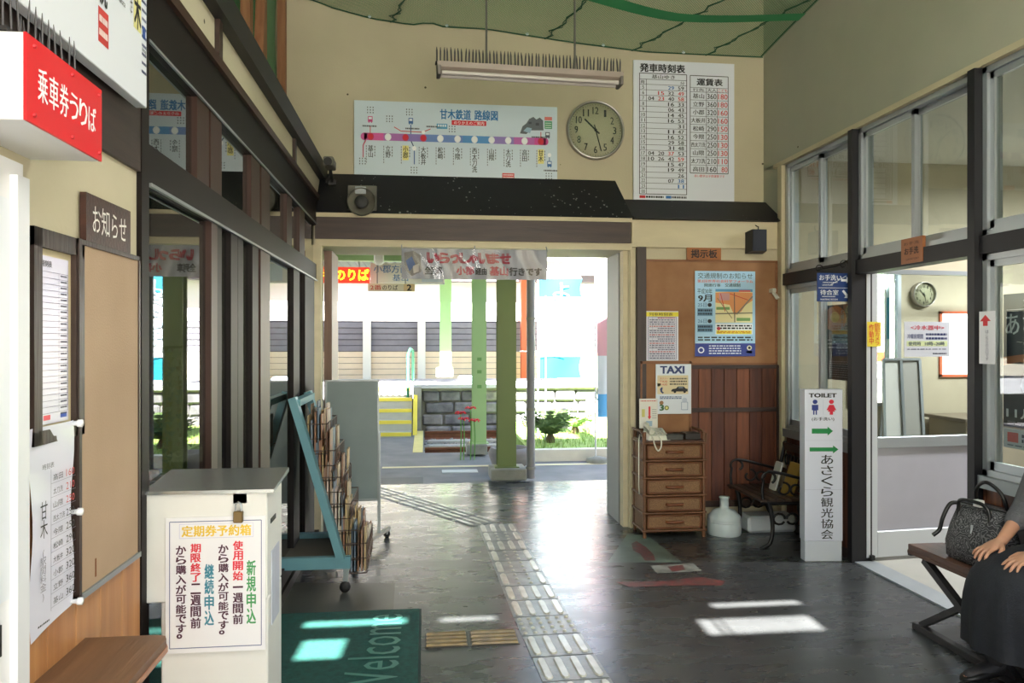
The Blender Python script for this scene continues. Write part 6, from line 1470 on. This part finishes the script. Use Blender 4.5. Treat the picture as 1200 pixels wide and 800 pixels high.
# knit top
GT = mat('grey_knit', (92, 92, 96), .9, vary=.06, scale=60, bump=.5, bscale=220)
sw = MB(); tr = []
for z, cx, rx, ry in ((.50, 2.74, .125, .19), (.60, 2.745, .118, .18), (.74, 2.76, .118, .16), (.86, 2.78, .135, .17), (.95, 2.785, .125, .185), (1.015, 2.785, .085, .13), (1.045, 2.785, .06, .075)):
    tr.append([(cx+rx*math.cos(6.2832*k/24), 3.0+ry*math.sin(6.2832*k/24), z) for k in range(24)])
sw.loft(tr)
for q in J.values():
    e2 = q['el'].lerp(q['wr'], .42); chain(sw, [q['sh'], q['el'], e2], [.062, .054, .048])
static(sw.build('knit_top', GT, W, world=True), [('REMESH', dict(mode='VOXEL', voxel_size=.008)), ('SMOOTH', dict(factor=.7, iterations=5))])
# long skirt: over the thighs, then falling from the knees with folds
SKT = mat('charcoal_skirt', (27, 30, 38), .85, vary=.15, scale=40, bump=.3, bscale=150)
rings = []
N = 48
path = [(V(2.895, 3.0, .545), .085, .17, V(-1, 0, 0)), (V(2.84, 3.0, .545), .10, .19, V(-1, 0, 0)), (V(2.70, 3.0, .54), .10, .195, V(-1, 0, 0)), (V(2.55, 3.0, .535), .082, .185, V(-1, 0, -.05)), (V(2.44, 3.0, .51), .078, .178, V(-.8, 0, -.5)), (V(2.41, 3.0, .44), .078, .18, V(-.3, 0, -1)), (V(2.43, 3.02, .34), .095, .19, V(0, 0, -1)), (V(2.46, 3.03, .24), .115, .20, V(0, 0, -1)), (V(2.48, 3.04, .175), .125, .21, V(0, 0, -1))]
for i, (c_, ra, rb_, d_) in enumerate(path):
    d_ = d_.normalized(); up = V(0, 1, 0).cross(d_).normalized(); g_ = []
    for k in range(N):
        a = 6.2832*k/N; fold = 1+(.0 if i < 4 else .045*(i-3)/2)*math.sin(a*9+i*.15)*.7
        pp = c_+up*ra*math.sin(a)*fold*(1-.10*math.cos(2*a) if i < 5 else 1)+V(0, 1, 0)*rb_*math.cos(a)*fold
        if i in (3, 4): pp += up*(-.012)*(1-min(1, abs(pp.y-3.0)/.07)) if math.sin(a)*up.z > 0 else V(0, 0, 0)
        g_.append(tuple(pp))
    rings.append(g_)
sk = MB(); sk.loft(rings, cap=False); sk = sk.build('skirt', SKT, W, world=True)
static(sk, [('SUBSURF', dict(levels=1, render_levels=1))])
STK = mat('black_stocking', (30, 28, 32), .7); SHO = mat('black_shoe_leather', (18, 17, 18), .4)
for q in J.values():
    s2 = MB(); chain(s2, [q['an'].lerp(q['kn'], .6), q['an'].lerp(q['kn'], .3), q['an']], [.050, .045, .040], 4, 16); chain(s2, [q['an']+V(.02, 0, -.02), q['an']+V(-.07, 0, -.052), q['an']+V(-.125, 0, -.062)], [.038, .035, .026], 4, 14); s2.build('stocking', STK, W, world=True)
    a_ = q['an']; sh_ = MB(); rg = []
    for l_, wd, ht, z_ in ((.055, .015, .02, .035), (.05, .03, .045, .045), (.02, .036, .075, .045), (-.03, .036, .075, .04), (-.08, .042, .062, .032), (-.12, .042, .048, .026), (-.15, .032, .036, .022), (-.165, .012, .02, .018)):
        rg.append([(a_.x+l_, a_.y+wd*math.cos(6.2832*k/16), max(.004, z_+(ht-.03 if math.sin(6.2832*k/16) > 0 else .035)*math.sin(6.2832*k/16)*.8)) for k in range(16)])
    sh_.loft(rg); static(sh_.build('shoe', SHO, W, world=True), [('SUBSURF', dict(levels=1, render_levels=1))])

# ================================================================ SIDE ROOM AND OFFICE CONTENTS
q = onY(1080, 345, 6.215); clock('wall_clock', 'smaller cream wall clock inside the side room, seen through the door glass', tuple(q), .108, hh=10.47, mm=28)
for n_, (x0, x1, z0, z1, fm) in enumerate(((3.6, 4.08, .95, 2.2, ALU), (4.44, 4.82, 1.2, 1.77, mat('orange_window_frame', (232, 120, 84), .5)))):
    o = struct('window_%d' % (9+n_)); f = MB(); s_ = .03 if n_ == 0 else .022
    f.box((x0, 6.2, z0), (x0+s_, 6.24, z1)).box((x1-s_, 6.2, z0), (x1, 6.24, z1)).box((x0, 6.2, z0), (x1, 6.24, z0+s_)).box((x0, 6.2, z1-s_), (x1, 6.24, z1)).build('frame', fm, o)
    MB().box((x0+s_, 6.22, z0+s_), (x1-s_, 6.224, z1-s_)).build('pane', GLASS, o)
cloth_banner('tall_banner', 'white and turquoise banner outside the side room window', 0, 1, 7.4, .6, 2.3, [(0, .2, WH, 1), (.2, .45, CY, 1), (.45, .7, WH, 1), (.7, .9, (60, 190, 210), 1), (.9, 1, WH, 1)])
bpy.data.objects[[o.name for o in bpy.data.objects if o.name.startswith('tall_banner')][-1]].location = (4.72, 7.4, -.03)
for o in bpy.data.objects:
    if o.name.startswith('tall_banner') and o.location.x > 4.7 and o.location.y < 7.5: o.scale = (420, 1, 1) if False else (1, 1, 1)
BOARD = mat('easel_white_panel', (206, 204, 198), .4)
for k, (px0, px1, lb, dy) in enumerate(((1036, 1062, 'left white-framed leaning panel inside the side room', 0), (1054, 1084, 'right leaning display panel inside the side room', .25))):
    a = onY(px0, 505, 5.7+dy); b = onY(px1, 421, 5.7+dy); t = thing('display_panel', lb, 'panel', (a.x, 5.7+dy, 0)); w_ = b.x-a.x; h_ = b.z
    MB().hexa([(-.06, -.12, .0), (w_-.06, -.12, 0), (w_-.06, -.10, 0), (-.06, -.10, 0), (0.04, .08, h_), (w_, .08, h_), (w_, .10, h_), (0.04, .10, h_)]).build('panel', BOARD if k == 0 else mat('easel_grey_panel', (150, 148, 142), .4), t)
    for (p_, q_) in (((-.06, -.13, 0), (.04, .07, h_)), ((w_-.06, -.13, 0), (w_, .07, h_)), ((.04, .07, h_), (w_, .07, h_))): MB().bar(p_, q_, .02).build('frame_bar', ALU, t)
    MB().bar((w_*.5, .1, h_*.95), (w_*.5, .34, 0), .02).build('back_leg', ALUD, t)
t = thing('ceiling_light', 'lit white strip light inside the side room above the window', 'lamp', (4.40, 5.6, 2.14))
MB().box((0, 0, 0), (.44, .06, .035), .004).build('diffuser', mat('lit_diffuser', (250, 255, 250), .4, emit=(245, 255, 248), estr=2.2), t); MB().bar((.1, .03, .03), (.1, .03, .91), .012).build('hanger', ALUD, t)
t = thing('service_counter', 'low beige counter inside the side room', 'counter', (4.3, 5.2, 0))
MB().box((0, .5, 0), (1.6, .95, .86), .004).build('body', mat('counter_beige', (156, 142, 120), .6, vary=.05), t); MB().box((-.03, .46, .86), (1.63, .98, .89), .004).build('worktop', mat('counter_top', (120, 108, 92), .4), t)
o = MB().box((3.3, .8, 0), (3.9, 1.3, 1.2), .006).build('filing_cabinet', mat('office_grey', (140, 142, 140), .5)); tag(o, 'grey office cabinet in the near part of the side room', 'cabinet')
# office: paper crane strings, leaflet stand, desk
CR = [(206, 60, 70), (60, 90, 180), (226, 200, 80), (240, 240, 240), (90, 160, 210), (230, 140, 170)]
rd = random.Random(21)
t = thing('paper_crane_strings', 'bundle of colourful paper crane strings hanging behind the near office glass', 'decoration', (-1.12, 3.25, 1.75))
ms = [mat('crane_paper_%d' % i, c, .6) for i, c in enumerate(CR)]; mb = MB()
for k in range(26):
    x, y = rd.uniform(-.10, .10), rd.uniform(-.12, .22)
    for j in range(26):
        mb.mi = rd.randrange(6); z = -.28-j*.02; a = rd.uniform(0, 6.28); q = V(x+rd.uniform(-.006, .006), y, z); c_, s_ = math.cos(a)*.018, math.sin(a)*.018
        mb._add([q+V(c_, s_, .008), q+V(-c_, -s_, .008), q+V(0, 0, -.012), q+V(s_*.4, -c_*.4, .01)], [(0, 2, 3), (1, 3, 2), (0, 3, 1)])
tag(mb.build('cranes', ms, t), kind='stuff'); MB().tube([(0, .05, -.27), (0, .05, 1.05)], .004, 5).build('cord', BLACK, t); MB().box((-.1, -.12, -.275), (.1, .22, -.265)).build('hanging_bar', PLYW, t)
t = thing('leaflet_stand', 'stand with a navy banner sheet and leaflets behind the office glass', 'stand', (-1.25, 3.7, 0))
MB().box((0, 0, 0), (.3, .5, .95), .004).build('body', mat('stand_cream', (200, 190, 160), .6), t); MB().hexa([(.29, .0, .96), (.31, 0, .96), (.31, .48, .96), (.29, .48, .96), (.25, 0, 1.3), (.27, 0, 1.3), (.27, .48, 1.3), (.25, .48, 1.3)]).build('navy_sheet', mat('navy_sheet', (36, 50, 120), .5), t)
for k in range(4): MB().box((.3, .03+k*.115, .55), (.33, .125+k*.115, .9), .002).build('leaflet', mat('leaflet_%d' % k, [(206, 180, 70), (220, 214, 200), (180, 150, 90), (210, 200, 60)][k], .5), t)
o = MB().box((-2.9, 2.8, 0), (-1.7, 5.2, .74), .01).build('office_desk', mat('desk_grey', (150, 150, 146), .5)); tag(o, 'long grey office desk behind the glazing', 'desk')
